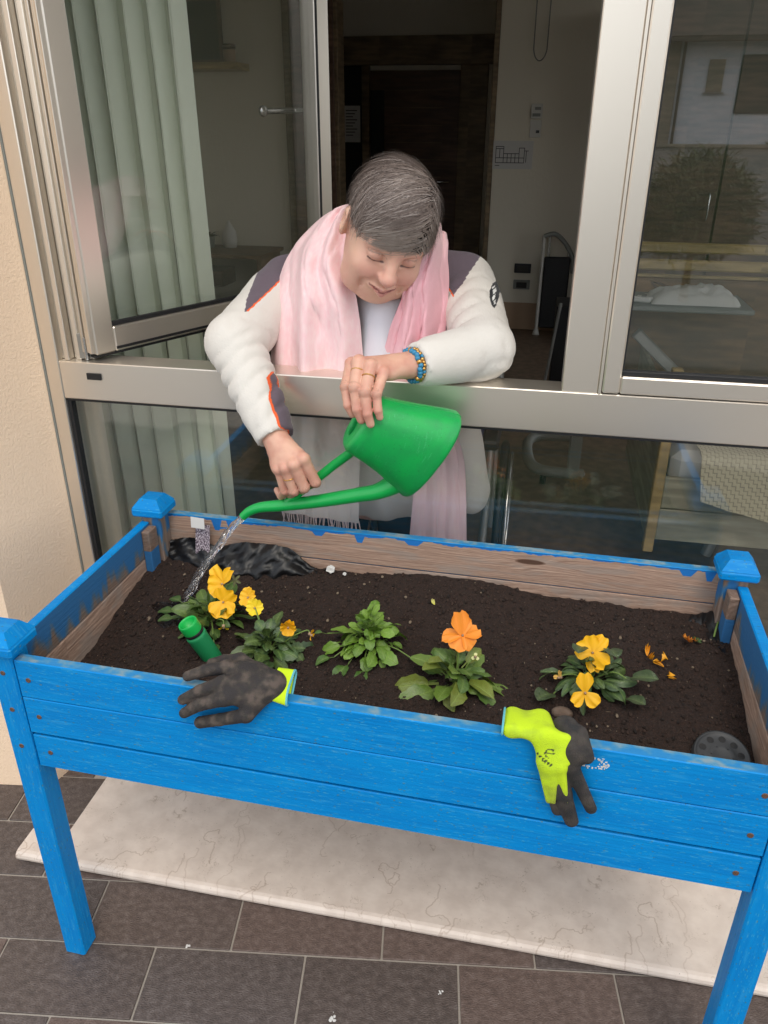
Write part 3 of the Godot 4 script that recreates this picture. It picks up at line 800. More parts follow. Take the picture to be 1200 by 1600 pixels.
	for l in [[-0.12, -0.055, 0.1, -0.055], [-0.12, -0.02, 0.1, -0.02], [-0.12, 0.045, -0.06, 0.045], [-0.12, -0.055, -0.12, 0.06], [-0.06, -0.055, -0.06, 0.06], [-0.12, 0.06, -0.06, 0.06], [-0.06, 0.01, 0.06, 0.01], [0.06, -0.055, 0.06, 0.05], [0.1, -0.055, 0.1, 0.05], [0.06, 0.05, 0.1, 0.05], [-0.03, -0.055, -0.03, -0.02], [0.0, -0.055, 0.0, -0.02], [0.03, -0.055, 0.03, -0.02], [-0.09, -0.02, -0.09, 0.045], [-0.03, -0.02, -0.03, 0.01], [0.0, -0.02, 0.0, 0.01], [0.03, -0.02, 0.03, 0.01], [0.115, -0.05, 0.115, 0.03], [0.1, 0.03, 0.13, 0.03], [-0.12, -0.075, -0.09, -0.075]]:
		box(st, Vector3((l[0] + l[2]) * 0.5, (l[1] + l[3]) * 0.5, 0.001), Vector3(absf(l[2] - l[0]) + 0.005, absf(l[3] - l[1]) + 0.005, 0.0008), 0.0001)
	obj("plan_lines", st, M.ink, fp)
	var th := thing("thermostat", "small white thermostat above a switch plate on the pale wall", "thermostat", Vector3(0.64, 1.7, -5.298))
	obj("body", bx(Vector3(0, 0, 0.01), Vector3(0.085, 0.1, 0.022), 0.004), M.white_plastic, th)
	obj("display", bx(Vector3(0.008, 0.018, 0.0225), Vector3(0.045, 0.02, 0.002), 0.0005), M.grey_plastic, th)
	obj("display", bx(Vector3(0.0, -0.026, 0.0225), Vector3(0.06, 0.022, 0.002), 0.0005), M.grey_plastic, th)
	var sw := thing("switch_plate", "white switch plate just below the thermostat", "switch", Vector3(0.64, 1.58, -5.298))
	obj("plate", bx(Vector3(0, 0, 0.005), Vector3(0.085, 0.12, 0.012), 0.003), M.white_plastic, sw)
	obj("button", bx(Vector3(0.018, -0.02, 0.012), Vector3(0.026, 0.02, 0.003), 0.0005), M.black_plastic, sw)
	for k in 2:
		var so := thing("wall_socket", ["black wall socket low on the pale wall", "grey wall socket with dark insert under the black one"][k], "socket", Vector3(0.628, [0.548, 0.418][k], -5.298), 0.0, "wall sockets low on the pale wall")
		obj("plate", bx(Vector3(0, 0, 0.006), Vector3(0.135, 0.075, 0.014), 0.004), [M.black_plastic, M.grey_plastic][k], so)
		obj("insert", bx(Vector3(0, -0.004, 0.014), Vector3(0.085, 0.045, 0.004), 0.001), [M.dark_profile, M.black_plastic][k], so)
	var cord: Array[Vector3] = []
	for k in 13:
		var a := PI * k / 12.0
		cord.append(Vector3(0.63 + cos(a) * 0.05, (2.13 if k not in [0, 12] else 2.68) - sin(a) * 0.1, -5.27))
	tag(obj("hanging_cord", tube(cord, 0.004, 0.004, 6), M.grey_plastic), "thin cord hanging in a loop high on the pale wall", "cord")
	var pn := thing("bed_end_panel", "dark panel with a white post and curved grey handle by the pale wall", "bed panel", Vector3(0.78, FIN, -5.12))
	obj("post", tube([Vector3(0, 0.02, 0), Vector3(0, 0.78, 0)], 0.014), M.white_plastic, pn)
	obj("foot", lathe([Vector2(0, 0), Vector2(0.03, 0), Vector2(0.016, 0.05), Vector2(0, 0.05)], 12), M.white_plastic, pn)
	obj("board", bb(Vector3(0.015, 0.06, -0.02), Vector3(0.22, 0.62, 0.02), 0.02), M.gasket, pn)
	obj("handle", tube([Vector3(0.0, 0.77, 0), Vector3(0.08, 0.79, 0.0), Vector3(0.16, 0.73, 0), Vector3(0.23, 0.62, 0), Vector3(0.245, 0.5, 0)], 0.018, 0.018, 10, false, 5), M.grey_plastic, pn)
	for x in [0.045, 0.2]: obj("strut", tube([Vector3(x, 0.55, 0), Vector3(x, 0.77 if x < 0.1 else 0.66, 0)], 0.01), M.steel, pn)
	var lb := thing("leaning_board", "black board with a grey edge standing beside the mullion inside", "board", Vector3(0.885, FIN, -3.0))
	obj("board", bb(Vector3(0.0, 0, -0.3), Vector3(0.1, 0.64, 0.0), 0.003), M.gasket, lb)
	obj("edge_tube", tube([Vector3(-0.05, 0.0, 0.02), Vector3(-0.012, 0.35, 0.015), Vector3(0.02, 0.66, 0.01)], 0.009), M.galvanized, lb)
	# bed behind the right window
	var bd := thing("bed", "wooden care bed with side rails behind the right window", "bed")
	obj("foot_panel", bb(Vector3(1.242, 0.22, -2.07), Vector3(1.262, 0.72, -1.19), 0.003), M.bed_panel, bd)
	obj("end_post", bb(Vector3(1.235, 0.19, -1.189), Vector3(1.27, 0.86, -1.15), 0.003), M.pale_wood, bd)
	for y in [[0.24, 0.36], [0.365, 0.48]]: obj("side_board", bb(Vector3(1.271, y[0], -1.18), Vector3(3.0, y[1], -1.155), 0.003), M.bed_panel, bd)
	obj("frame", bb(Vector3(1.3, 0.3, -2.05), Vector3(3.0, 0.42, -1.2), 0.005), M.dark_profile, bd)
	obj("mattress", bb(Vector3(1.29, 0.43, -2.06), Vector3(3.05, 0.56, -1.2), 0.05), M.white_plastic, bd)
	for y in [[1.105, 1.145], [1.035, 1.078]]: obj("far_rail", bb(Vector3(1.1, y[0], -2.1), Vector3(3.1, y[1], -2.075), 0.006), M.pale_wood, bd)
	for x in [1.12, 2.2, 3.06]: obj("rail_post", bb(Vector3(x, 0.3, -2.13), Vector3(x + 0.04, 1.14, -2.105), 0.003), M.pale_wood, bd)
	obj("side_panel", bb(Vector3(1.1, 0.5, -2.1), Vector3(3.1, 1.005, -2.078), 0.004), M.brown_wood, bd)
	obj("panel_edge", bb(Vector3(1.1, 1.006, -2.102), Vector3(3.1, 1.018, -2.074), 0.002), M.pale_wood, bd)
	obj("grip", tube([Vector3(1.245, 0.988, -2.074), Vector3(1.28, 0.955, -2.068), Vector3(1.335, 0.938, -2.068), Vector3(1.372, 0.945, -2.074), Vector3(1.335, 0.962, -2.072), Vector3(1.28, 0.982, -2.072)], 0.005, 0.005, 8, true), M.dark_wood, bd)
	for p in [Vector3(1.5, 0, -1.35), Vector3(1.5, 0, -1.95), Vector3(2.9, 0, -1.35)]:
		obj("leg", tube([p + Vector3(0, FIN + 0.05, 0), p + Vector3(0.05, 0.31, 0)], 0.022), M.galvanized, bd)
	var bs := []
	for r in 26:
		var v := r / 25.0
		var row: Array[Vector3] = []
		for c in 40:
			var u := c / 39.0
			var z := lerpf(-2.06, -1.11, minf(v * 1.35, 1.0))
			var y := 0.585 - maxf(0.0, v - 0.74) / 0.26 * (0.16 + 0.4 * u) * 0.9
			y += nz1.get_noise_2d(u * 160.0, v * 160.0) * 0.03
			row.append(Vector3(lerpf(1.32, 3.0, u) + v * 0.06, y, z + maxf(0.0, v - 0.74) * 0.12 + nz1.get_noise_2d(u * 200.0 + 50, v * 100.0) * 0.02))
		bs.append(row)
	tag(obj("bedspread", sheet(bs, 0.006), M.bedspread), "woven beige bedspread hanging over the near side of the bed", "bedspread")
	# over-bed table
	var ot := thing("overbed_table", "grey over-bed table on castors with its tray beside the bed", "table")
	obj("tray", bb(Vector3(1.0, 0.955, -1.9), Vector3(1.56, 0.975, -1.6), 0.01), M.grey_plastic, ot)
	obj("column", bb(Vector3(0.985, 0.14, -2.06), Vector3(1.04, 0.955, -1.99), 0.006), M.grey_plastic, ot)
	obj("brace", bb(Vector3(0, -0.02, -0.02), Vector3(0.42, 0.02, 0.02), 0.005), M.galvanized, ot).transform = Transform3D(Basis(Vector3.BACK, -0.72), Vector3(1.16, 0.87, -1.63))
	var base := obj("base", tube([Vector3(1.03, 0.12, -2.5), Vector3(0.82, 0.12, -2.45), Vector3(0.8, 0.12, -2.2), Vector3(0.86, 0.12, -2.02), Vector3(1.06, 0.12, -2.0)], 0.026, 0.026, 10, false, 4), M.grey_plastic, ot)
	for p in [Vector3(0.8, 0.08, -2.36), Vector3(0.88, 0.08, -2.02), Vector3(1.05, 0.08, -2.5)]:
		obj("castor", place_mesh(lathe([Vector2(0, -0.014), Vector2(0.03, -0.014), Vector2(0.033, 0), Vector2(0.03, 0.014), Vector2(0, 0.014)], 16), Transform3D(Basis(Vector3.BACK, PI / 2), p)), M.black_plastic, ot)
	var pk := []
	for r in 14:
		var row: Array[Vector3] = []
		for c in 22:
			var u := c / 21.0; var v := r / 13.0
			var e := minf(minf(u, 1 - u) * 4.0, minf(v, 1 - v) * 3.0)
			row.append(Vector3(1.2 + 0.32 * u + nz1.get_noise_2d(u * 200, v * 260 + 70) * 0.02, 0.976 + 0.05 * sqrt(clampf(e, 0, 1)) * (0.8 + 0.3 * u) + nz1.get_noise_2d(u * 420, v * 420) * 0.03 * clampf(e, 0.1, 1), -1.86 + 0.22 * v))
		pk.append(row)
	tag(obj("folded_packet", sheet(pk, 0.012), M.white_plastic), "crumpled white plastic packet lying on the grey tray", "packet")
	var rm := thing("bed_remote", "pale remote control with grey buttons on the grey tray", "remote control", Vector3(1.11, 0.976, -1.7), -0.35)
	obj("body", bx(Vector3(0, 0.01, 0), Vector3(0.2, 0.02, 0.045), 0.005), M.white_plastic, rm)
	for k in 5: obj("button", bx(Vector3(-0.07 + k * 0.035, 0.021, 0), Vector3(0.018, 0.004, 0.02), 0.001), M.grey_plastic, rm)

# ---------- leaves ----------
# a leaf along +z from its stalk end, arched, cupped across, with a paler midrib and toothed edge
func leaf_mesh(l: float, w: float, arch: float, cup: float, teeth: int, edge: Color, rib: Color, stalk := 0.0) -> ArrayMesh:
	var rows := []
	var cols := PackedColorArray()
	var n := 9
	for r in n:
		var v := r / float(n - 1)
		var half := w * 0.5 * pow(sin(PI * clampf(0.05 + v * 0.93, 0, 1)), 0.6) * (1.02 - 0.12 * v)
		if teeth > 0: half *= 1.0 + 0.1 * sin(v * TAU * teeth)
		if r == n - 1: half = w * 0.07
		var row: Array[Vector3] = []
		for c in 5:
			var u := c / 4.0 * 2.0 - 1.0
			var a := v * arch
			var z := l * (sin(a) / arch if arch > 0.01 else v) + stalk
			var y := -l * ((1.0 - cos(a)) / maxf(arch, 0.01)) + absf(u) * half * cup + 0.03 * l * sin(v * 9.0 + u * 2.0) * absf(u)
			row.append(Vector3(u * half, y, z))
			cols.append(rib if c == 2 else edge.lerp(rib, 0.25 if r % 2 == 0 else 0.0))
		rows.append(row)
	if stalk > 0.0:
		for k in 2:
			var row: Array[Vector3] = []
			for c in 5:
				row.append(Vector3((c / 4.0 - 0.5) * w * 0.12, -0.1 * stalk * (1 - k), stalk * (0.98 if k == 1 else 0.0)))
				cols.insert(0, rib)
			rows.insert(k, row)
	return sheet(rows, 0.0, cols)

# ---------- planter ----------
const PT := 0.754
func soil_h(x: float, z: float) -> float:
	var h := lerpf(0.651, 0.611, clampf(z / 0.53, 0, 1)) + nz1.get_noise_2d(x * 300.0, z * 300.0) * 0.015 + nz1.get_noise_2d(x * 1300.0, z * 1300.0) * 0.007 + nz1.get_noise_2d(x * 4200.0, z * 4200.0) * 0.003
	h += 0.018 * exp(-pow((x - 0.06) / 0.2, 2) - pow((z + 0.02) / 0.09, 2))
	return h - 0.02 * smoothstep(0.5, 0.63, absf(x)) * smoothstep(0.1, 0.4, z)

func planter() -> void:
	var p := thing("raised_planter", "bright blue painted wooden raised planter on legs in front of the window", "planter", Vector3(0.596, 0, 0), -0.0214)
	var us := Vector2(1.0 / 1.2, 1.0 / 0.3)
	var y0 := [0.678, 0.600, 0.521]; var y1 := [PT, 0.6765, 0.593]
	for k in 3:
		for side in ["front", "back"]:
			var st := st_new(); var worn := st_new(); var inner := st_new()
			var z0 := 0.528 if side == "front" else -0.0425
			var hx := 0.5985 if side == "front" else 0.644
			var uo := Vector2(rng.randf(), rng.randf())
			var alt := {(4 if side == "front" else 5): inner}
			if k == 0: alt[3] = worn
			var outer := st_new()
			if k > 0: alt[5 if side == "front" else 4] = outer
			box(st, Vector3(0, (y0[k] + y1[k]) * 0.5, z0 + 0.0105 - (0.002 if k == 2 else 0.0)), Vector3(hx * 2, y1[k] - y0[k], 0.021), 0.0015, uo, us, alt)
			var m := ArrayMesh.new()
			var ms := [M.bare_wood if side == "back" else M.blue_paint, M.bare_wood, M.blue_paint]
			var sts := [st, inner, outer]
			if k == 0:
				# inner faces of the top boards carry the run paint: v from 0 at the rim
				inner = st_new(); sts = [st, inner, worn]
				ms = [M.blue_paint, M.wood_below_painted_rim, M.worn_blue_edge]
				var zf := z0 if side == "front" else z0 + 0.021
				var q := [Vector3(-hx + 0.002, PT - 0.0022, zf), Vector3(hx - 0.002, PT - 0.0022, zf), Vector3(hx - 0.002, y0[0] + 0.002, zf), Vector3(-hx + 0.002, y0[0] + 0.002, zf)]
				tri(inner, q[0], q[1], q[2], Vector3(0, 0, -1 if side == "front" else 1), Vector2(0.5, PT / 0.078), Vector2(1.0 / 1.29, 1.0 / 0.078), 2)
				tri(inner, q[0], q[2], q[3], Vector3(0, 0, -1 if side == "front" else 1), Vector2(0.5, PT / 0.078), Vector2(1.0 / 1.29, 1.0 / 0.078), 2)
			for i in sts.size():
				sts[i].generate_normals()
				sts[i].commit(m)
				m.surface_set_material(i, ms[i])
			obj(side + "_board", m, null, p)
		for sx in [-1.0, 1.0]:
			var st := st_new(); var inner := st_new(); var worn := st_new()
			var outer := st_new()
			var alt := {(1 if sx < 0 else 0): inner, (0 if sx < 0 else 1): outer}
			if k == 0: alt[3] = worn
			box(st, Vector3(sx * 0.635, (y0[k] + y1[k]) * 0.5, 0.2665), Vector3(0.02, y1[k] - y0[k], 0.48), 0.0022, Vector2(rng.randf(), -0.1 * k), us, alt)
			var m := ArrayMesh.new()
			var sts := [st, inner, outer]; var ms := [M.bare_wood if k > 0 else M.blue_paint, M.bare_wood if k > 0 else M.wood_with_blue_smears, M.blue_paint]
			if k == 0:
				inner = st_new(); sts = [st, inner, outer, worn]; ms.append(M.blue_paint)
				var xf: float = sx * 0.625
				var q := [Vector3(xf, PT - 0.0022, 0.0285), Vector3(xf, PT - 0.0022, 0.5045), Vector3(xf, y0[0] + 0.002, 0.5045), Vector3(xf, y0[0] + 0.002, 0.0285)]
				for t in [[0, 1, 2], [0, 2, 3]]: tri(inner, q[t[0]], q[t[1]], q[t[2]], Vector3(-sx, 0, 0), Vector2(0.3 * sx, PT / 0.15), Vector2(1.2, 1.0 / 0.15), 0)
			for i in sts.size():
				sts[i].generate_normals()
				sts[i].commit(m)
				m.surface_set_material(i, ms[i])
			obj("side_board", m, null, p)
	for sx in [-1.0, 1.0]:
		for fz in [0, 1]:
			var z: float = 0.5295 if fz else 0.0025
			var st := st_new()
			box(st, Vector3(0, 0, 0), Vector3(0.768, 0.045, 0.045), 0.003, Vector2(rng.randf(), rng.randf()), us)
			st.generate_normals()
			var pm := place_mesh(st.commit(), Transform3D(Basis(Vector3.BACK, PI / 2), Vector3(sx * 0.6225, 0.384, z)))
			var po := obj("post", pm, M.blue_paint if fz else M.post_wood, p)
			# cap: flat moulding and a cut-off pyramid
			var cs := st_new()
			box(cs, Vector3(sx * 0.6225, 0.778, z), Vector3(0.074, 0.02, 0.074), 0.004, Vector2(rng.randf(), rng.randf()), us)
			var lo := 0.035; var hi := 0.02
			for a in 4:
				var d0 := Vector2.from_angle(PI / 4 + a * PI / 2) * 1.41421; var d1 := Vector2.from_angle(PI / 4 + (a + 1) * PI / 2) * 1.41421
				var b0 := Vector3(sx * 0.6225, 0, z)
				var q := [b0 + Vector3(d0.x * lo, 0.788, d0.y * lo), b0 + Vector3(d1.x * lo, 0.788, d1.y * lo), b0 + Vector3(d1.x * hi, 0.808, d1.y * hi), b0 + Vector3(d0.x * hi, 0.808, d0.y * hi), b0 + Vector3(0, 0.8085, 0)]
				var n := Vector3(d0.x + d1.x, 1.0, d0.y + d1.y)
				tri(cs, q[0], q[1], q[2], n, Vector2(0.2, 0.3), us, 1); tri(cs, q[0], q[2], q[3], n, Vector2(0.2, 0.3), us, 1)
				tri(cs, q[3], q[2], q[4], Vector3.UP, Vector2(0.2, 0.3), us, 1)
			obj("cap", cs, M.blue_paint, po)
	for sx in [-1.0, 1.0]:
		obj("corner_batten", bb(Vector3(sx * 0.6245, 0.6, 0.03), Vector3(sx * 0.606, 0.748, 0.068), 0.002, Vector2(0.3, 0.1), Vector2(3, 3)), M.wood_with_blue_smears, p)
	obj("base_board", bb(Vector3(-0.62, 0.522, -0.02), Vector3(0.62, 0.538, 0.526), 0.002), M.bare_wood, p)
	# screws at the board ends and on the front legs
	var sc := lathe([Vector2(0.0, 0.0006), Vector2(0.0022, 0.0006), Vector2(0.004, 0.0012), Vector2(0.0048, 0.0002), Vector2(0.0048, -0.001)], 12)
	for sx in [-1.0, 1.0]:
		for k in 3:
			var o := obj("screw", sc, M.dark_wood, p)
			o.transform = Transform3D(Basis(Vector3.RIGHT, PI / 2), Vector3(sx * (0.578 - 0.004 * k), (y0[k] + y1[k]) * 0.5, 0.5492 - (0.002 if k == 2 else 0.0)))
			o = obj("screw", sc, M.dark_wood, p)
			o.transform = Transform3D(Basis(Vector3.RIGHT, PI / 2), Vector3(sx * 0.622, (y0[k] + y1[k]) * 0.5 + 0.01, 0.5522))
	# a ring of white spatter on the front board
	var spat := st_new()
	for k in 90:
		var a := rng.randf() * TAU
		var rr := 1.0 + rng.randfn() * 0.16
		var q := Vector3(0.341 + cos(a) * 0.015 * rr + (0.01 * rng.randf() if cos(a) > 0.3 else 0.0), 0.7275 + sin(a) * 0.0095 * rr, 0.5492)
		box(spat, q, Vector3(rng.randf_range(0.001, 0.004), rng.randf_range(0.001, 0.003), 0.0008), 0.0003)
	var stain := obj("white_spatter", spat, M.paper, p)
	stain.set_meta("label", "ring of white droppings on the front board")
	# soil: one heaped sheet and its crumbs
	var rows := []
	for r in 130:
		var row: Array[Vector3] = []
		for c in 280:
			var x := lerpf(-0.624, 0.624, c / 279.0); var z := lerpf(-0.0205, 0.527, r / 129.0)
			row.append(Vector3(x, soil_h(x, z), z))
		rows.append(row)
	var sl := obj("soil", sheet(rows), soil_mat())
	sl.transform = p.transform
	tag(sl, "dark brown potting soil filling the blue planter", "soil", "", "stuff")
	var st := st_new()
	var cr := SphereMesh.new(); cr.radius = 0.5; cr.height = 1.0; cr.radial_segments = 5; cr.rings = 2
	var mm := MultiMesh.new()
	mm.transform_format = MultiMesh.TRANSFORM_3D
	mm.use_colors = true
	mm.mesh = cr
	mm.instance_count = 16000
	for i in 16000:
		var x := rng.randf_range(-0.62, 0.62); var z := rng.randf_range(-0.018, 0.525)
		var s := 0.0012 + 0.0065 * pow(rng.randf(), 4.0)
		var b := Basis.from_euler(Vector3(rng.randf() * 6, rng.randf() * 6, rng.randf() * 6)).scaled(Vector3(s, s * rng.randf_range(0.5, 1), s * rng.randf_range(0.8, 2.0)))
		if rng.randf() < 0.06: b = Basis.from_euler(Vector3(rng.randf_range(-0.3, 0.3), rng.randf() * 6, 0)) * Basis.from_scale(Vector3(0.001, 0.0008, rng.randf_range(0.004, 0.013)))
		mm.set_instance_transform(i, Transform3D(b, Vector3(x, soil_h(x, z) + s * 0.25, z)))
		var c := Color(0.012, 0.007, 0.005).lerp(Color(0.055, 0.029, 0.019), rng.randf())
		if rng.randf() < 0.03: c = Color(0.25, 0.19, 0.13)
		mm.set_instance_color(i, c)
	var mi := MultiMeshInstance3D.new()
	mi.name = "soil_crumbs"
	mi.multimesh = mm
	mi.material_override = M.rough_tinted
	add_child(mi)
	mi.transform = p.transform
	tag(mi, "crumbs and fibres lying on the dark potting soil", "soil", "", "stuff")

func soil_mat() -> Material:
	var m: StandardMaterial3D = M.soil
	m.uv1_scale = Vector3(5, 2.2, 1)
	return m

# ---------- pansies ----------
func to_local_planter(p: Vector3) -> Vector3:
	return Transform3D(Basis(Vector3.UP, -0.0214), Vector3(0.596, 0, 0)).affine_inverse() * p

func ground_at(x: float, z: float) -> float:
	var q := to_local_planter(Vector3(x, 0, z))
	return soil_h(q.x, q.z)

func petal_mesh(l: float, w: float, ruffle: float, cupped: float, base: Color, tip: Color) -> ArrayMesh:
	var rows := []
	var cols := PackedColorArray()
	for r in 8:
		var v := r / 7.0
		var row: Array[Vector3] = []
		var half := w * 0.5 * (0.16 + 0.84 * pow(sin(PI * minf(v * 0.62 + 0.02, 0.5)), 1.1)) * (1.0 if v < 0.85 else 0.94)
		for c in 9:
			var u := c / 8.0 * 2.0 - 1.0
			var ly := l * v * (1.0 - 0.24 * u * u * v - 0.05 * cos(u * 5.0) * v)
			var lz := ruffle * l * v * v * sin(u * 7.0 + 1.3) * 0.5 + cupped * l * (v * v * 0.5 - u * u * 0.25 * v)
			row.append(Vector3(u * half, ly, lz))
			var vein := 0.35 * exp(-v * 6.0) if c in [3, 4, 5] else 0.0
			cols.append(base.lerp(tip, v).lerp(Color(0.25, 0.07, 0.0), vein))
		rows.append(row)
	return sheet(rows, 0.0, cols)

# petals: [turn in the flower's plane, length, width, tilt forward]
func flower(parent: Node3D, at: Vector3, face: Vector3, petals: Array, size: float, base: Color, tip: Color, stem_from: Vector3, called := "flower", label := "") -> void:
	var f := Node3D.new()
	f.name = called
	parent.add_child(f, true)
	if label != "": f.set_meta("label", label)
	var z := face.normalized()
	var x := Vector3.UP.cross(z).normalized()
	f.transform = Transform3D(Basis(x, z.cross(x), z), at)
	for p in petals:
		var m := petal_mesh(p[1] * size, p[2] * size, 0.22, rng.randf_range(-0.35, 0.5), base, tip)
		var o := obj("petal", m, M.petal, f)
		o.transform = Transform3D(Basis(Vector3.BACK, p[0]) * Basis(Vector3.RIGHT, p[3]), Vector3(0, 0, 0.002 * rng.randf()))
	var mid := obj("eye", tube([Vector3(0, 0, -0.004), Vector3(0, -0.001, 0.004)], 0.0035, 0.002, 8), M.baseboard, f)
	mid.set_meta("label", "small dark throat of the flower")
	var top := f.transform * Vector3(0, 0, -0.003)
	obj("stem", tube([stem_from, stem_from.lerp(top, 0.5) + Vector3(0, 0.012, 0.004), top - z * 0.006 + Vector3(0, 0.004, 0), top], 0.0014, 0.0013, 6, false, 4), M.stem_green, parent)

const PANSY := [[0.42, 1.0, 1.05, 0.15], [-0.42, 1.0, 1.05, 0.2], [1.45, 0.92, 1.0, 0.35], [-1.45, 0.92, 1.0, 0.3], [3.14, 1.0, 1.35, 0.45]]

# leaves in a spiral from the crown outwards: spread = how far they lean out
func rosette(t: Node3D, count: int, l0: float, l1: float, ratio: float, spread: float, height: float, cols: Array, teeth: int, reach: float) -> void:
	var variants: Array[ArrayMesh] = []
	for k in 6:
		var e: Color = cols[k % cols.size()]
		variants.append(leaf_mesh(1.0, ratio * rng.randf_range(0.85, 1.2), rng.randf_range(0.4, 1.3), rng.randf_range(-0.5, 0.5), teeth, e, e.lerp(Color(0.3, 0.42, 0.12), 0.35), 0.35))
	for k in count:
		var v := (k + 0.5) / count                     # 0 = heart, 1 = outermost
		var az := k * 2.39996 + rng.randf_range(-0.3, 0.3)
		var lift := lerpf(1.3, 0.0, pow(v, 0.8)) * (1.0 - spread * 0.3) + rng.randf_range(-0.4, 0.4)
		var len := lerpf(l0, l1, pow(v, 0.6)) * rng.randf_range(0.55, 1.25)
		var out := reach * v * rng.randf_range(0.2, 0.9)
		var h := height * (1.0 - v * 0.75) * rng.randf_range(0.55, 1.1)
		var o := obj("leaf", variants[rng.randi() % 6], M.leaf, t)
		var b := Basis(Vector3.UP, az) * Basis(Vector3.RIGHT, -lift) * Basis(Vector3.BACK, rng.randf_range(-0.9, 0.9))
		o.transform = Transform3D(b.scaled(Vector3.ONE * len), Vector3(sin(az) * out, h, cos(az) * out))
		if k % 3 == 0:
			obj("stem", tube([Vector3(0, -0.01, 0), Vector3(sin(az) * out * 0.5, h * 0.7, cos(az) * out * 0.5), Vector3(sin(az) * out, h, cos(az) * out)], 0.0018, 0.0012, 5, false, 3), M.stem_green, t)

func plants() -> void:
	mat("stem_green", rgb(108, 132, 62), 0.55)
	var deep := [Color(0.075, 0.15, 0.028), Color(0.058, 0.12, 0.026), Color(0.1, 0.175, 0.032)]
	var fresh := [Color(0.19, 0.35, 0.036), Color(0.24, 0.42, 0.05), Color(0.15, 0.29, 0.034)]
	var mixed := [Color(0.15, 0.25, 0.036), Color(0.22, 0.27, 0.042), Color(0.1, 0.19, 0.032)]
	var cool := [Color(0.065, 0.13, 0.036), Color(0.085, 0.14, 0.038), Color(0.055, 0.105, 0.038)]
	var yel := Color(0.86, 0.45, 0.008); var yel2 := Color(0.9, 0.5, 0.012)
	var at := func(x: float, z: float) -> Vector3: return Vector3(x, ground_at(x, z) - 0.004, z)
	# 1: being watered
	var p: Vector3 = at.call(0.185, 0.195)
	var t := thing("pansy_plant", "pansy with the largest yellow flowers under the stream of water", "pansy", p, 0.0, "pansies in the planter")
	rosette(t, 56, 0.024, 0.046, 0.62, 0.75, 0.05, deep, 4, 0.055)
	for s in [[Vector3(-0.075, 0.014, 0.0), -1.5, 0.032], [Vector3(-0.06, 0.02, 0.028), -1.2, 0.03], [Vector3(-0.066, 0.03, -0.014), -1.9, 0.028], [Vector3(0.03, 0.0, 0.065), 0.4, 0.03]]:
		var o := obj("leaf", leaf_mesh(s[2], s[2] * 0.85, 0.6, 0.2, 0, Color(0.06, 0.13, 0.03), Color(0.13, 0.2, 0.06), 0.012), M.leaf, t)
		o.transform = Transform3D(Basis(Vector3.UP, s[1]) * Basis(Vector3.RIGHT, -0.2), s[0])
		obj("stem", tube([Vector3(0, 0.01, 0), s[0] * 0.6 + Vector3(0, 0.02, 0), s[0]], 0.0015, 0.0015, 5, false, 3), M.stem_green, t)
	flower(t, Vector3(0.212, 0.722, 0.185) - p, Vector3(-0.3, 0.35, 0.9), [[0.75, 1.15, 0.95, 0.1], [-0.45, 1.1, 0.7, 0.1], [1.7, 0.85, 0.95, 0.3], [2.6, 0.9, 1.0, 0.3]], 0.036, yel, yel2, Vector3(0.0, 0.02, 0), "flower", "tall open yellow flower")
	flower(t, Vector3(0.219, 0.692, 0.205) - p, Vector3(0.15, 0.35, 0.9), [[0.2, 0.9, 0.85, 0.2], [-0.9, 0.95, 0.8, 0.1], [2.5, 0.95, 1.1, 0.55], [-2.5, 0.95, 1.1, 0.5], [3.14, 1.0, 1.3, 0.5]], 0.036, yel, yel2, Vector3(0.01, 0.02, 0), "flower", "lower yellow flower hanging forward")
	obj("stem", tube([Vector3(0.02, 0.03, 0), Vector3(0.03, 0.08, -0.015), Vector3(0.048, 0.092, -0.024)], 0.0016, 0.0013, 6, false, 4), M.stem_green, t)
	for k in 5:
		var o := obj("sepal", leaf_mesh(0.014, 0.006, 0.3, 0.2, 0, Color(0.12, 0.14, 0.05), Color(0.2, 0.2, 0.08)), M.leaf, t)
		o.transform = Transform3D(Basis(Vector3.RIGHT, 0.9) * Basis(Vector3.UP, k * TAU / 5), Vector3(0.048, 0.094, -0.024))
	flower(t, Vector3(0.232, 0.66, 0.245) - p, Vector3(0.2, -0.6, 0.6), [[0, 0.9, 0.6, 0.2], [2.0, 0.8, 0.5, 0.3], [-2.0, 0.8, 0.5, 0.3]], 0.014, Color(0.8, 0.6, 0.01), Color(0.8, 0.6, 0.02), Vector3(0.02, 0.02, 0.02), "bud")
	# 2
	p = at.call(0.335, 0.272)
	t = thing("pansy_plant", "dark leaved pansy with small yellow flowers seen from behind, by the left glove", "pansy", p, 0.0, "pansies in the planter")
	rosette(t, 60, 0.022, 0.044, 0.72, 0.8, 0.045, cool, 5, 0.06)
	flower(t, Vector3(0.272, 0.706, 0.2) - p, Vector3(-0.2, 0.5, 0.8), PANSY, 0.021, Color(0.8, 0.42, 0.01), Color(0.9, 0.5, 0.02), Vector3(-0.01, 0.02, -0.02), "flower", "pale edged yellow flower")
	flower(t, Vector3(0.290, 0.695, 0.218) - p, Vector3(0.3, 0.5, 0.75), PANSY, 0.019, Color(0.85, 0.6, 0.015), Color(0.88, 0.66, 0.03), Vector3(-0.01, 0.02, -0.01), "flower", "lemon yellow flower")
	flower(t, Vector3(0.377, 0.698, 0.272) - p, Vector3(0.1, -0.1, 0.9), PANSY, 0.018, Color(0.82, 0.36, 0.005), yel, Vector3(0.01, 0.02, 0), "flower", "drooping amber flower")
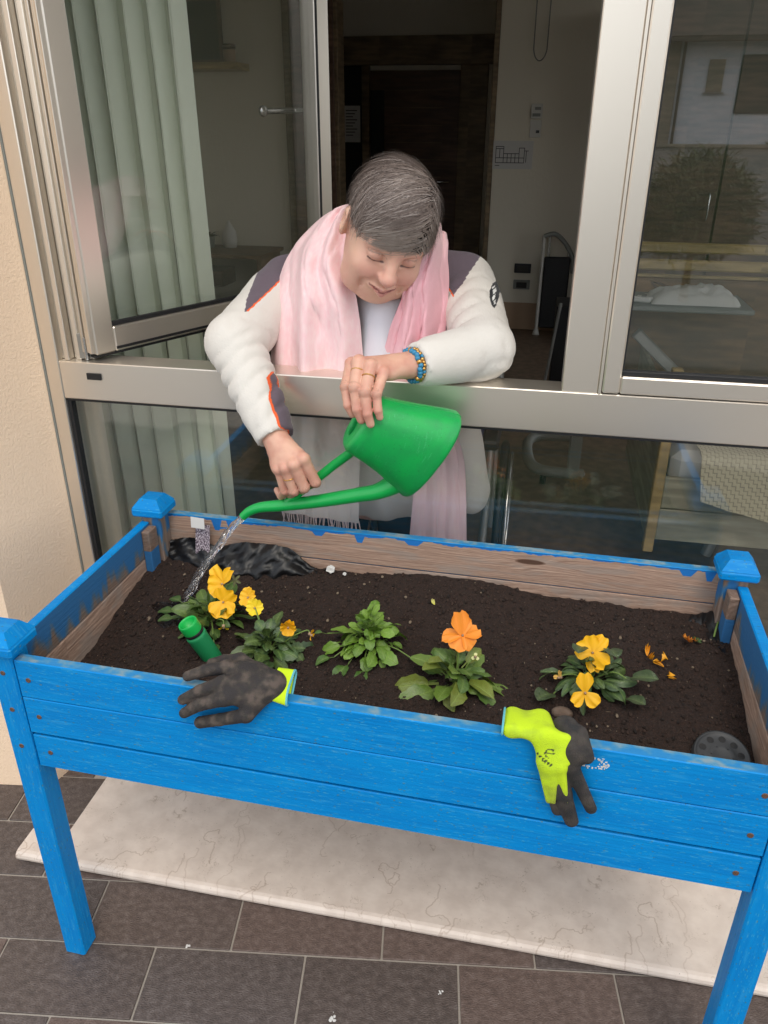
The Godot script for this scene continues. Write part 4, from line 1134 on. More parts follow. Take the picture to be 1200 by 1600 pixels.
	flower(t, Vector3(0.42, 0.685, 0.27) - p, Vector3(0.9, -0.2, 0.4), [[0, 0.9, 0.7, 0.2], [2.1, 0.8, 0.5, 0.3], [-2.1, 0.8, 0.5, 0.3]], 0.014, Color(0.8, 0.35, 0.01), yel, Vector3(0.02, 0.02, 0), "bud")
	# 3: no flowers, pale green and curly
	p = at.call(0.525, 0.222)
	t = thing("pansy_plant", "bright green bushy young plant without flowers in the middle of the soil", "pansy", p, 0.0, "pansies in the planter")
	rosette(t, 100, 0.018, 0.036, 0.7, 0.5, 0.08, fresh, 3, 0.06)
	for s in [[Vector3(-0.085, 0.03, 0.0), -1.4, 0.018], [Vector3(0.09, 0.02, 0.035), 1.2, 0.036], [Vector3(-0.03, 0.005, 0.055), -0.3, 0.04], [Vector3(0.0, 0.005, 0.062), 0.1, 0.036], [Vector3(-0.06, 0.01, 0.045), -0.9, 0.03]]:
		var o := obj("leaf", leaf_mesh(s[2], s[2] * 0.72, 0.9, 0.3, 2, Color(0.075, 0.17, 0.03), Color(0.16, 0.26, 0.06), 0.012), M.leaf, t)
		o.transform = Transform3D(Basis(Vector3.UP, s[1]) * Basis(Vector3.RIGHT, -0.15), s[0])
		obj("stem", tube([Vector3(0, 0.01, 0), s[0] * 0.5 + Vector3(0, 0.02, 0), s[0]], 0.0015, 0.0014, 5, false, 3), M.stem_green, t)
	# 4: orange flower
	p = at.call(0.702, 0.285)
	t = thing("pansy_plant", "pansy with one large orange flower and broad yellowish green leaves", "pansy", p, 0.0, "pansies in the planter")
	rosette(t, 40, 0.03, 0.062, 0.6, 0.85, 0.05, mixed, 3, 0.05)
	flower(t, Vector3(0.708, 0.722, 0.27) - p, Vector3(0.15, 0.9, 0.35), [[0.15, 1.25, 0.95, 0.75], [-0.1, 0.95, 1.0, 0.5], [1.25, 1.05, 0.85, -0.3], [-1.3, 1.1, 0.85, -0.25], [2.4, 0.8, 1.0, -0.4], [-2.4, 0.8, 1.0, -0.4]], 0.038, Color(0.86, 0.25, 0.012), Color(0.9, 0.32, 0.04), Vector3(0.0, 0.03, 0), "flower", "crumpled orange flower")
	flower(t, Vector3(0.735, 0.69, 0.285) - p, Vector3(0.0, 0.6, 0.6), [[0, 0.9, 0.7, -0.5], [2.1, 0.9, 0.7, -0.5], [-2.1, 0.9, 0.7, -0.5]], 0.009, Color(0.6, 0.6, 0.25), Color(0.7, 0.7, 0.35), Vector3(0.01, 0.02, 0), "bud")
	# 5
	p = at.call(0.945, 0.252)
	t = thing("pansy_plant", "pansy with two yellow flowers behind the right glove", "pansy", p, 0.0, "pansies in the planter")
	rosette(t, 72, 0.022, 0.048, 0.42, 0.7, 0.05, cool, 4, 0.055)
	for s in [[Vector3(-0.02, 0.075, -0.01), -0.3, 0.036], [Vector3(0.025, 0.07, -0.02), 0.2, 0.04], [Vector3(-0.065, 0.0, 0.04), -0.6, 0.045], [Vector3(0.06, 0.03, 0.01), 1.3, 0.045], [Vector3(0.055, 0.01, 0.04), 0.8, 0.036]]:
		var o := obj("leaf", leaf_mesh(s[2], s[2] * 0.85, 0.5, 0.25, 0, Color(0.06, 0.1, 0.04), Color(0.12, 0.17, 0.07), 0.012), M.leaf, t)
		o.transform = Transform3D(Basis(Vector3.UP, s[1]) * Basis(Vector3.RIGHT, -0.5), s[0])
		obj("stem", tube([Vector3(0, 0.01, 0), s[0] * 0.6 + Vector3(0, 0.02, 0), s[0]], 0.0015, 0.0014, 5, false, 3), M.stem_green, t)
	flower(t, Vector3(0.942, 0.705, 0.25) - p, Vector3(-0.1, 0.55, 0.8), [[0.3, 1.0, 0.9, 0.1], [-0.5, 1.15, 0.9, 0.2], [1.5, 1.0, 1.15, 0.35], [-2.2, 1.2, 1.1, 0.35], [-2.9, 1.15, 0.9, 0.4]], 0.032, yel, yel2, Vector3(0.0, 0.02, 0), "flower", "upper yellow flower")
	flower(t, Vector3(0.930, 0.672, 0.325) - p, Vector3(0.1, 0.4, 0.9), [[0.1, 1.15, 1.0, 0.1], [2.25, 1.0, 0.85, 0.2], [-2.3, 0.95, 0.9, 0.2]], 0.031, yel, yel2, Vector3(0.0, 0.01, 0.01), "flower", "lower yellow flower of three petals")
	flower(t, Vector3(0.888, 0.66, 0.275) - p, Vector3(-0.6, 0.3, 0.6), [[0, 1, 0.7, 0.2], [2, 0.8, 0.6, 0.3]], 0.014, Color(0.7, 0.4, 0.08), Color(0.7, 0.42, 0.1), Vector3(-0.01, 0.01, 0), "withered_flower")

# ---------- gloves and things lying about ----------
func field_mesh(f: Field, col: Callable, wrinkle := 0.0, wf := 200.0) -> ArrayMesh:
	var r := f.build()
	var v: PackedVector3Array = r[0]; var n: PackedVector3Array = r[1]; var idx: PackedInt32Array = r[2]
	if wrinkle > 0.0:
		for k in v.size(): v[k] += n[k] * nz1.get_noise_3d(v[k].x * wf * 10.0, v[k].y * wf * 10.0, v[k].z * wf * 10.0) * wrinkle
		n = smooth_normals(v, idx, n)
	var c := PackedColorArray(); c.resize(v.size())
	for k in v.size(): c[k] = col.call(v[k], n[k])
	return amesh(v, n, idx, PackedVector2Array(), c)

func garden_things() -> void:
	var pt := Transform3D(Basis(Vector3.UP, -0.0214), Vector3(0.59, 0, 0))
	# glove lying over the rim, palm up
	var g := thing("gardening_glove", "dark dirt covered glove lying palm up over the planter rim, fingers to the left", "glove", pt.origin, -0.0214, "gardening gloves on the planter")
	var f := Field.new(Vector3(-0.31, 0.67, 0.45), Vector3(-0.11, 0.81, 0.62), 0.0024)
	var w := Vector3(-0.14, 0.775, 0.538)
	var kn := [Vector3(-0.212, 0.776, 0.492), Vector3(-0.222, 0.782, 0.522), Vector3(-0.214, 0.779, 0.556), Vector3(-0.206, 0.762, 0.572), Vector3(-0.172, 0.738, 0.574)]
	var md := [Vector3(-0.237, 0.775, 0.498), Vector3(-0.254, 0.779, 0.534), Vector3(-0.25, 0.764, 0.565), Vector3(-0.25, 0.742, 0.572), Vector3(-0.22, 0.715, 0.568)]
	var tp := [Vector3(-0.256, 0.772, 0.506), Vector3(-0.279, 0.772, 0.545), Vector3(-0.281, 0.742, 0.566), Vector3(-0.281, 0.716, 0.567), Vector3(-0.256, 0.701, 0.566)]
	for k in 5:
		f.cap(w, kn[k], 0.015, 0.012, 0.014)
		f.cap(kn[k], md[k], 0.0112, 0.0098, 0.004)
		f.cap(md[k], tp[k], 0.0098, 0.0086 if k < 4 else 0.0098, 0.003)
	f.ell(Vector3(-0.176, 0.773, 0.542), Vector3(0.034, 0.014, 0.036), 0.012, Basis(Vector3.RIGHT, 0.55))
	obj("palm_and_fingers", field_mesh(f, func(v: Vector3, n: Vector3) -> Color:
		var d := clampf(0.45 + nz1.get_noise_3d(v.x * 5000, v.y * 5000, v.z * 5000) * 1.1 + nz1.get_noise_3d(v.x * 1500, v.y * 1500, v.z * 1500) * 0.8, 0, 1)
		return Color(0.03, 0.026, 0.024).lerp(Color(0.095, 0.074, 0.06), d * d), 0.0012, 14.0), M.rough_tinted, g)
	var rows := []
	for r in 5:
		var row: Array[Vector3] = []
		var fr := r / 4.0
		for c in 25:
			var a := TAU * c / 24.0
			var up := Vector3(0, 0.85, 0.5); var ac := Vector3(0, -0.5, 0.85)
			row.append(w + Vector3(0.002 + 0.024 * fr, -0.002 - 0.008 * fr, -0.004 - 0.006 * fr) + up * cos(a) * (0.013 + 0.002 * sin(a * 3)) + ac * sin(a) * (0.026 + 0.003 * fr))
		rows.append(row)
	var cf := obj("cuff", sheet(rows, 0.0012), mat("glove_yellow", rgb(196, 226, 24), 0.85, 0.0, null, null), g)
	var hem: Array[Vector3] = []
	for c in 24: hem.append(rows[4][c])
	obj("hem", tube(hem, 0.0022, 0.0022, 6, true), mat("teal_hem", rgb(96, 176, 190), 0.85), cf)
	# glove hanging over the rim, back outwards
	g = thing("gardening_glove", "yellow-green glove hanging over the planter rim with dark fingers pointing down", "glove", pt.origin, -0.0214, "gardening gloves on the planter")
	f = Field.new(Vector3(0.24, 0.59, 0.47), Vector3(0.39, 0.83, 0.62), 0.0024)
	for s in [[Vector3(0.305, 0.772, 0.525), Vector3(0.322, 0.752, 0.563), 0.019, 0.017, 0.01], [Vector3(0.322, 0.752, 0.563), Vector3(0.318, 0.725, 0.566), 0.016, 0.0125, 0.008], [Vector3(0.318, 0.727, 0.566), Vector3(0.355, 0.65, 0.564), 0.0115, 0.0092, 0.004], [Vector3(0.3, 0.72, 0.566), Vector3(0.312, 0.672, 0.568), 0.014, 0.0135, 0.006], [Vector3(0.312, 0.672, 0.568), Vector3(0.330, 0.62, 0.565), 0.0135, 0.011, 0.004], [Vector3(0.29, 0.69, 0.562), Vector3(0.308, 0.632, 0.56), 0.0095, 0.0085, 0.003], [Vector3(0.325, 0.772, 0.535), Vector3(0.338, 0.748, 0.568), 0.0115, 0.0105, 0.008]]:
		f.cap(s[0], s[1], s[2], s[3], s[4])
	obj("palm_and_fingers", field_mesh(f, func(v: Vector3, n: Vector3) -> Color:
		return Color(0.022, 0.02, 0.02).lerp(Color(0.06, 0.05, 0.042), clampf(0.4 + nz1.get_noise_3d(v.x * 3000, v.y * 3000, v.z * 3000) * 1.2, 0, 1)), 0.0012, 14.0), M.rough_tinted, g)
	f = Field.new(Vector3(0.2, 0.63, 0.46), Vector3(0.35, 0.82, 0.62), 0.0019)
	f.ell(Vector3(0.252, 0.769, 0.53), Vector3(0.03, 0.014, 0.04), 0.01)
	f.cap(Vector3(0.228, 0.768, 0.5), Vector3(0.228, 0.768, 0.555), 0.012, 0.012, 0.012)
	f.cap(Vector3(0.27, 0.772, 0.505), Vector3(0.28, 0.772, 0.56), 0.014, 0.015, 0.012)
	for s in [[Vector3(0.275, 0.765, 0.56), Vector3(0.286, 0.728, 0.574), 0.016, 0.0135, 0.012], [Vector3(0.296, 0.765, 0.558), Vector3(0.302, 0.728, 0.576), 0.0135, 0.0115, 0.012], [Vector3(0.281, 0.73, 0.573), Vector3(0.2925, 0.658, 0.5745), 0.012, 0.004, 0.008], [Vector3(0.291, 0.725, 0.576), Vector3(0.3, 0.66, 0.578), 0.011, 0.0035, 0.006], [Vector3(0.302, 0.728, 0.576), Vector3(0.319, 0.664, 0.5775), 0.0095, 0.0028, 0.005], [Vector3(0.306, 0.768, 0.556), Vector3(0.3135, 0.738, 0.577), 0.01, 0.003, 0.006]]:
		f.cap(s[0], s[1], s[2], s[3], s[4])
	f.cap(Vector3(0.2, 0.768, 0.507), Vector3(0.2, 0.768, 0.548), 0.016, 0.016, 0.002, true)
	obj("knitted_back", field_mesh(f, func(v: Vector3, n: Vector3) -> Color:
		var c := Color(0.5, 0.69, 0.015).lerp(Color(0.36, 0.5, 0.03), clampf(nz1.get_noise_3d(v.x * 2500, v.y * 2500, v.z * 2500) * 1.2, 0, 1))
		if v.y < 0.7: c = c.lerp(Color(0.16, 0.15, 0.04), clampf((0.7 - v.y) * 14.0 + nz1.get_noise_3d(v.x * 4000, v.y * 4000, v.z * 4000) * 0.5, 0, 0.65))
		# printed mark: ring with a bar of worn letters below
		if n.z > 0.2:
			var q := Vector2(v.x - 0.286, v.y - 0.752).rotated(0.5)
			if absf(q.length() - 0.0065) < 0.001 and q.x < 0.003: c = Color(0.03, 0.035, 0.02)
			if absf(q.y - q.x * 0.6) < 0.001 and absf(q.x) < 0.006: c = Color(0.03, 0.035, 0.02)
			if q.y < -0.0105 and q.y > -0.0155 and absf(q.x) < 0.013 and fposmod(q.x, 0.0046) < 0.003: c = Color(0.03, 0.035, 0.02)
		return c, 0.0016, 10.0), M.rough_tinted, g)
	for part in g.get_children(): part.transform = Transform3D(Basis.from_scale(Vector3(1, 1, 0.68)), Vector3(0, 0, 0.552 * 0.32))
	hem = []
	for c in 20:
		var a := TAU * c / 20
		hem.append(Vector3(0.2165, 0.768 + cos(a) * 0.0125, 0.5355 + sin(a) * 0.0255))
	obj("hem", tube(hem, 0.0018, 0.0018, 6, true), M.teal_hem, g)
	# handle of a tool stuck into the soil
	var h := thing("tool_handle", "green hollow-ended tool handle sticking out of the soil beside the left glove", "tool handle", Vector3(0.205, 0.688, 0.315))
	h.basis = Basis(Quaternion(Vector3.UP, Vector3(-0.34, 0.9, 0.2).normalized())).scaled(Vector3.ONE * 1.1)
	obj("grip", lathe([Vector2(0.015, -0.16), Vector2(0.0165, -0.06), Vector2(0.018, -0.008), Vector2(0.0185, -0.004), Vector2(0.0165, 0.0), Vector2(0.0, 0.0)], 24), M.handle_grip, h)
	obj("collar", lathe([Vector2(0.0162, 0.0005), Vector2(0.017, 0.002), Vector2(0.0168, 0.006), Vector2(0.015, 0.007)], 24), M.gasket, h)
	var cupm := []
	obj("hollow_end", lathe([Vector2(0.0155, 0.0055), Vector2(0.0172, 0.0085), Vector2(0.0174, 0.024), Vector2(0.0166, 0.027), Vector2(0.0148, 0.027), Vector2(0.0132, 0.024), Vector2(0.011, 0.012), Vector2(0.0, 0.010)], 28), M.handle_green, h)
	# black liner bag squeezed up along the back board
	var rows2 := []
	for r in 12:
		var row: Array[Vector3] = []
		for c in 60:
			var u := c / 59.0; var v := r / 11.0
			var x := lerpf(-0.592, -0.235, u)
			var top := 0.69 + 0.02 * sin(PI * clampf((u - 0.35) / 0.6, 0, 1)) - 0.03 * smoothstep(0.8, 1.0, u) + 0.012 * sin(PI * clampf(u / 0.3, 0, 1))
			var b := soil_h(x, 0.03) - 0.012
			var cr := nz1.get_noise_2d(u * 700.0, v * 260.0 + 90.0)
			row.append(Vector3(x + cr * 0.006, lerpf(top + cr * 0.012, b, v), -0.012 + 0.055 * sin(v * PI * 0.5) * (0.4 + 0.6 * sin(PI * u)) + cr * 0.016 + absf(nz1.get_noise_2d(u * 1500.0, v * 500.0)) * 0.008))
		rows2.append(row)
	var bag := obj("liner_bag", sheet(rows2, 0.001), M.bag_plastic)
	bag.transform = pt
	tag(bag, "crumpled black plastic liner showing along the back left of the planter", "plastic bag")
	var bag2 := []
	for r in 8:
		var row: Array[Vector3] = []
		for c in 20:
			var u := c / 19.0; var v := r / 7.0
			var x := 0.555 + 0.063 * u
			row.append(Vector3(x, soil_h(x, v * 0.07) + 0.028 * (1.0 - v) * u - 0.004 + nz1.get_noise_2d(u * 400, v * 300) * 0.014, -0.014 + 0.09 * v * u + 0.03 * v))
		bag2.append(row)
	var b2 := obj("liner_scrap", sheet(bag2, 0.001), M.bag_plastic)
	b2.transform = pt
	tag(b2, "black plastic liner corner at the back right of the planter", "plastic bag")
	# seed tag leaning on the back board
	var tg := thing("plant_label", "printed plant label with a white folded top leaning in the back left corner", "plant label", pt * Vector3(-0.506, 0.655, 0.012), -0.1)
	tg.rotation.x = -0.2
	var lab := bx(Vector3(0, 0.045, 0), Vector3(0.036, 0.09, 0.0012), 0.0004, Vector2(0.5, 0), Vector2(28, 11))
	obj("card", lab, mat("label_print", Color.WHITE, 0.4, 0.0, tex(64, 96, func(x: int, y: int) -> Color:
		var q := nz1.get_noise_2d(x * 22.0, y * 14.0)
		return rgb(206, 196, 202).lerp(rgb(62, 48, 60), clampf(0.5 + q * 2.0, 0, 1)))), tg)
	obj("folded_top", bx(Vector3(-0.003, 0.099, 0.006), Vector3(0.034, 0.026, 0.0012), 0.0004), M.paper, tg).rotation.x = 0.12
	# scraps
	for s in [[Vector3(-0.2, 0, -0.012), 0.022, "white torn scrap against the back board in the middle of the bed"], [Vector3(-0.168, 0, -0.006), 0.009, "smallest white scrap right of the torn one"]]:
		var rr := []
		for r in 5:
			var row: Array[Vector3] = []
			for c in 6: row.append(Vector3((c / 5.0 - 0.5) * s[1] * (1.0 - 0.3 * absf(r - 2)), r / 4.0 * s[1] * 0.8, nz1.get_noise_2d(c * 170.0, r * 210.0) * s[1] * 0.6))
			rr.append(row)
		var o := obj("paper_scrap", sheet(rr, 0.0006), M.paper)
		o.transform = pt * Transform3D(Basis.from_euler(Vector3(-0.7, 0.4, 0.3)), Vector3(s[0].x, soil_h(s[0].x, s[0].z) + 0.003, s[0].z + 0.012))
		tag(o, s[2], "paper scrap")
	# fallen petals and a stalk on the right
	var op := thing("fallen_flower", "crumpled orange petals lying on the soil right of the last pansy", "petals", Vector3(1.078, ground_at(1.078, 0.17) + 0.004, 0.17))
	for k in 5:
		var o := obj("petal", petal_mesh(0.02, 0.009, 0.9, 0.8, Color(0.75, 0.28, 0.01), Color(0.85, 0.4, 0.02)), M.petal, op)
		o.transform = Transform3D(Basis.from_euler(Vector3(-1.2 + 0.3 * k, k * 1.9, 0.4 * k)), Vector3(-0.022 + 0.009 * k, 0.005, -0.02 + 0.01 * k))
	var op2 := thing("fallen_bud", "single orange bud with green sepals lying near the right side board", "petals", Vector3(1.147, ground_at(1.147, 0.095) + 0.004, 0.095), 0.4)
	for k in 3:
		var o := obj("petal", petal_mesh(0.022, 0.014, 0.4, 0.9, Color(0.8, 0.26, 0.02), Color(0.88, 0.36, 0.06)), M.petal, op2)
		o.transform = Transform3D(Basis.from_euler(Vector3(-1.3, 1.3 + k * 0.35, 0.3 * k)), Vector3(-0.002, 0.003 + 0.003 * k, 0))
	for k in 4:
		var o := obj("sepal", leaf_mesh(0.014, 0.006, 0.5, 0.3, 0, Color(0.06, 0.13, 0.03), Color(0.12, 0.2, 0.06)), M.leaf, op2)
		o.transform = Transform3D(Basis(Vector3.UP, 0.6 + k * 0.7) * Basis(Vector3.RIGHT, -0.4), Vector3(0.004, 0.003, 0))
	tag(obj("cut_stalk", tube([Vector3(1.19, ground_at(1.19, 0.06) + 0.006, 0.07), Vector3(1.2, ground_at(1.2, 0.03) + 0.016, 0.04), Vector3(1.21, ground_at(1.21, 0.0) + 0.01, 0.015)], 0.0022, 0.0015, 6, false, 4), M.stem_green), "loose green stalk lying in the back right corner of the soil", "stalk")
	tag(obj("yellow_leaf_scrap", petal_mesh(0.015, 0.008, 0.4, 0.4, Color(0.55, 0.55, 0.08), Color(0.6, 0.55, 0.2)), M.petal), "small yellow leaf scrap on the soil between the middle plants and the back board", "leaf")
	get_node("yellow_leaf_scrap").transform = Transform3D(Basis.from_euler(Vector3(-1.3, 0.6, 0)), Vector3(0.632, ground_at(0.632, 0.07) + 0.004, 0.07))
	tag(obj("dry_leaf_scrap", petal_mesh(0.02, 0.009, 0.5, 0.3, Color(0.42, 0.36, 0.22), Color(0.5, 0.42, 0.28)), M.petal), "dry beige leaf scrap near the back board on the right", "leaf")
	get_node("dry_leaf_scrap").transform = Transform3D(Basis.from_euler(Vector3(-1.4, 1.7, 0)), Vector3(1.018, ground_at(1.018, -0.03) + 0.004, -0.02))
	# brown clod by the right glove
	var cl := Field.new(Vector3(-0.03, -0.02, -0.03), Vector3(0.03, 0.03, 0.03), 0.003)
	cl.ell(Vector3.ZERO, Vector3(0.019, 0.011, 0.012), 0.004)
	var clod := obj("dry_clod", field_mesh(cl, func(v: Vector3, n: Vector3) -> Color: return Color(0.1, 0.066, 0.045).lerp(Color(0.17, 0.12, 0.09), clampf(0.5 + nz1.get_noise_3d(v.x * 6000, v.y * 6000, v.z * 6000), 0, 1)), 0.004, 10.0), M.rough_tinted)
	clod.position = Vector3(0.895, ground_at(0.895, 0.335) + 0.006, 0.335)
	tag(clod, "brown dry clod at the foot of the pansy behind the right glove", "clod")
	# overflow disc in the front right corner
	var dd := thing("drain_disc", "round black plastic disc with holes half sunk in the front right corner", "drain disc", Vector3(1.15, ground_at(1.15, 0.39) + 0.018, 0.395))
	dd.rotation = Vector3(0.34, 0.2, 0.05)
	obj("disc", lathe([Vector2(0, 0.001), Vector2(0.012, 0.001), Vector2(0.013, 0.003), Vector2(0.022, 0.003), Vector2(0.024, 0.0), Vector2(0.039, 0.0), Vector2(0.041, 0.004), Vector2(0.045, 0.004), Vector2(0.046, -0.012)], 40), mat("dark_plastic", rgb(52, 54, 56), 0.5), dd)
	for k in 10:
		var a := k * TAU / 10
		obj("hole", lathe([Vector2(0.0058, 0.0005), Vector2(0.0056, 0.0008), Vector2(0, 0.0008)], 12, Vector3(cos(a) * 0.0315, 0, sin(a) * 0.0315)), M.bag_plastic, dd)
	for k in 6:
		var a := k * TAU / 6 + 0.3
		obj("rib", bx(Vector3(cos(a) * 0.017, 0.0035, sin(a) * 0.017), Vector3(0.003, 0.002, 0.003), 0.0005), M.dark_plastic, dd)

# ---------- watering can and its water ----------
func watering() -> void:
	var w := thing("watering_can", "green plastic watering can tipped forward and pouring", "watering can")
	var a := Vector3(0.80, -0.52, -0.33).normalized()
	var p := (Vector3(0.6, 0.8, 0) - a * Vector3(0.6, 0.8, 0).dot(a)).normalized()
	var d := p.cross(a).normalized()
	var c0 := Vector3(0.462, 1.038, 0.042); var c1 := Vector3(0.605, 0.952, -0.02)
	var st := [[0.0, 0.040, 0.027], [0.0, 0.049, 0.034], [0.012, 0.057, 0.041], [0.05, 0.0635, 0.046], [0.14, 0.0675, 0.05], [0.3, 0.0735, 0.0525], [0.5, 0.083, 0.056], [0.7, 0.094, 0.0595], [0.85, 0.1025, 0.062], [0.94, 0.106, 0.063], [0.98, 0.104, 0.061], [1.0, 0.097, 0.056], [1.004, 0.085, 0.048], [0.99, 0.07, 0.04], [0.985, 0.0, 0.0]]
	var rows := []
	var hole_c := -0.013
	for s in [[0.16, 0.019, 0.0155], [0.03, 0.02, 0.0165], [0.006, 0.021, 0.0175], [-0.008, 0.0232, 0.0195], [0.0, 0.026, 0.0215]]:
		var row: Array[Vector3] = []
		for k in 49:
			var an := TAU * k / 48.0
			row.append(c0.lerp(c1, s[0]) + p * (cos(an) * s[1] + hole_c) + d * sin(an) * s[2])
		rows.append(row)
	for s in st:
		var row: Array[Vector3] = []
		for k in 49:
			var an := TAU * k / 48.0
			var e := 0.82
			var cx := signf(cos(an)) * pow(absf(cos(an)), e); var sx := signf(sin(an)) * pow(absf(sin(an)), e)
			var q: float = s[0]
			var waist := 1.0 - (0.06 * sin(PI * q) if cos(an) < 0 else 0.0)
			row.append(c0.lerp(c1, q) + p * cx * s[1] * waist + d * sx * s[2])
		rows.append(row)
	obj("body", sheet(rows, 0.0), M.can_body, w)
	# mould seam round the body
	var seam: Array[Vector3] = []
	for s in st.slice(2, 12): seam.append(c0.lerp(c1, s[0]) + p * s[1] * 1.002)
	obj("seam", tube(seam, 0.0009, 0.0009, 5), M.can_plastic, w)
	var V := PackedVector3Array(); var N := PackedVector3Array(); var I := PackedInt32Array()
	var sp := spline(PackedVector3Array([Vector3(0.572, 0.935, -0.008), Vector3(0.541, 0.901, 0.0), Vector3(0.5, 0.877, 0.01), Vector3(0.456, 0.864, 0.01), Vector3(0.372, 0.842, 0.01), Vector3(0.286, 0.823, 0.01), Vector3(0.239, 0.814, 0.01), Vector3(0.212, 0.802, 0.01), Vector3(0.195, 0.787, 0.01)]), 5)
	var rr := PackedFloat32Array()
	for i in sp.size():
		var t := float(i) / (sp.size() - 1)
		rr.push_back(lerpf(0.03, 0.0165, smoothstep(0.0, 0.3, t)) if t < 0.3 else lerpf(0.0165, 0.0088, (t - 0.3) / 0.7))
	rr[rr.size() - 1] = 0.0092
	tube_into(V, N, I, sp, rr, 20)
	obj("spout", amesh(V, N, I), M.can_plastic, w)
	obj("handle", tube([Vector3(0.456, 0.975, 0.03), Vector3(0.43, 0.95, 0.018), Vector3(0.402, 0.925, 0.01), Vector3(0.359, 0.886, 0.01), Vector3(0.318, 0.849, 0.01), Vector3(0.293, 0.826, 0.01), Vector3(0.276, 0.819, 0.01)], 0.0098, 0.0095, 14, false, 4), M.can_plastic, w)
	# the water falls in a braided stream
	var s := thing("water_stream", "twisting stream of clear water falling from the spout onto the soil", "water")
	var fall := spline(PackedVector3Array([Vector3(0.197, 0.789, 0.008), Vector3(0.183, 0.775, 0.018), Vector3(0.16, 0.747, 0.04), Vector3(0.132, 0.704, 0.085), Vector3(0.112, 0.662, 0.13), Vector3(0.099, 0.634, 0.157)]), 16)
	for k in 3:
		var pts := PackedVector3Array(); var rad := PackedFloat32Array()
		for i in fall.size():
			var t := float(i) / (fall.size() - 1)
			var an := t * 13.0 + k * TAU / 3.0
			var off := 0.0032 + 0.003 * t
			pts.push_back(fall[i] + Vector3(cos(an), 0.35 * sin(an), sin(an) * 0.8) * off)
			rad.push_back((0.0055 - 0.0012 * t) * (1.0 + 0.22 * sin(t * 31.0 + k * 2.0)))
		var V2 := PackedVector3Array(); var N2 := PackedVector3Array(); var I2 := PackedInt32Array()
		tube_into(V2, N2, I2, pts, rad, 10)
		obj("strand", amesh(V2, N2, I2), M.water, s)
	var wet := []
	for r in 12:
		var row: Array[Vector3] = []
		for c in 33:
			var an := TAU * c / 32.0
			var rad := 0.056 * r / 11.0 * (1.0 + nz1.get_noise_2d(cos(an) * 120.0, sin(an) * 120.0) * 0.9)
			var q := Vector3(0.103 + cos(an) * rad, 0, 0.172 + sin(an) * rad * 0.8)
			q.y = ground_at(q.x, q.z) + (0.0025 if r < 11 else -0.004) + nz1.get_noise_2d(q.x * 9000.0, q.z * 9000.0) * 0.0015
			row.append(q)
		wet.append(row)
	obj("wet_soil", sheet(wet), mat("wet_mud", rgb(22, 14, 10), 0.22, 0.0, null, M.marble.heightmap_texture, 0.2), s)
	for k in 14:
		var q := Vector3(0.1 + rng.randfn() * 0.016, 0, 0.155 + rng.randfn() * 0.016)
		q.y = ground_at(q.x, q.z) + rng.randf() * 0.02
		var dm := SphereMesh.new()
		dm.radius = rng.randf_range(0.0012, 0.0028); dm.height = dm.radius * 2; dm.radial_segments = 10; dm.rings = 6
		obj("drop", dm, M.water, s).position = q

# ---------- the woman at the window ----------
const SR := Vector3(0.2, 1.215, -0.38)
const ER := Vector3(0.157, 1.137, -0.118)
const WR := Vector3(0.274, 0.982, 0.0)
const SL := Vector3(0.618, 1.228, -0.4)
const EL := Vector3(0.688, 1.14, -0.165)
const WL := Vector3(0.562, 1.135, -0.035)
const HC := Vector3(0.48, 1.37, -0.178)

func seg_t(p: Vector3, a: Vector3, b: Vector3) -> Vector2:
	var ba := b - a
	var t := clampf((p - a).dot(ba) / ba.length_squared(), 0, 1)
	return Vector2(t, (p - a - ba * t).length())

# gathers across a sleeve: ridges round the arm that wander, pinch and fade
func sleeve_folds(v: Vector3, chain: Array) -> float:
	var best := 9.0; var along := 0.0; var acc := 0.0
	for k in chain.size() - 1:
		var q := seg_t(v, chain[k], chain[k + 1])
		var l: float = chain[k].distance_to(chain[k + 1])
		if q.y < best:
			best = q.y; along = acc + q.x * l
		acc += l
	if best > 0.11: return 0.0
	var n := nz1.get_noise_3d(v.x * 420.0, v.y * 420.0, v.z * 420.0)
	var n2 := nz1.get_noise_3d(v.x * 150.0 + 300.0, v.y * 150.0, v.z * 150.0)
	var s := along * 150.0 + n * 4.5 + n2 * 11.0 + v.x * 40.0 - v.z * 25.0
	var g1 := clampf(0.35 + nz1.get_noise_3d(v.x * 330.0 + 40.0, v.y * 330.0, v.z * 330.0) * 2.4, 0, 1)
	var g2 := clampf(0.3 + nz1.get_noise_3d(v.x * 380.0 - 90.0, v.y * 380.0, v.z * 380.0 + 50.0) * 2.6, 0, 1)
	var r := 0.5 - 1.1 * g1 * pow(1.0 - absf(sin(s * 0.5)), 2.6) - 0.8 * g2 * pow(1.0 - absf(sin(s * 0.37 + n2 * 7.0 + v.y * 55.0 + v.x * 30.0)), 3.5)
	var fade := 1.0
	return r * fade * smoothstep(0.02, 0.08, along) * smoothstep(acc + 0.02, acc - 0.05, along)

func mix_smooth(r: Array, times: int) -> void:
	# a little relaxation of the vertices along the mesh
	var v: PackedVector3Array = r[0]; var idx: PackedInt32Array = r[2]
	for t in times:
		var s := PackedVector3Array(); s.resize(v.size())
		var c := PackedFloat32Array(); c.resize(v.size())
		for k in range(0, idx.size(), 3):
			var a := idx[k]; var b := idx[k + 1]; var d := idx[k + 2]
			s[a] += v[b] + v[d]; s[b] += v[a] + v[d]; s[d] += v[a] + v[b]
			c[a] += 2.0; c[b] += 2.0; c[d] += 2.0
		for k in v.size():
			if c[k] > 0.0: v[k] = v[k].lerp(s[k] / c[k], 0.5)
	r[0] = v
	r[1] = smooth_normals(v, idx, r[1])

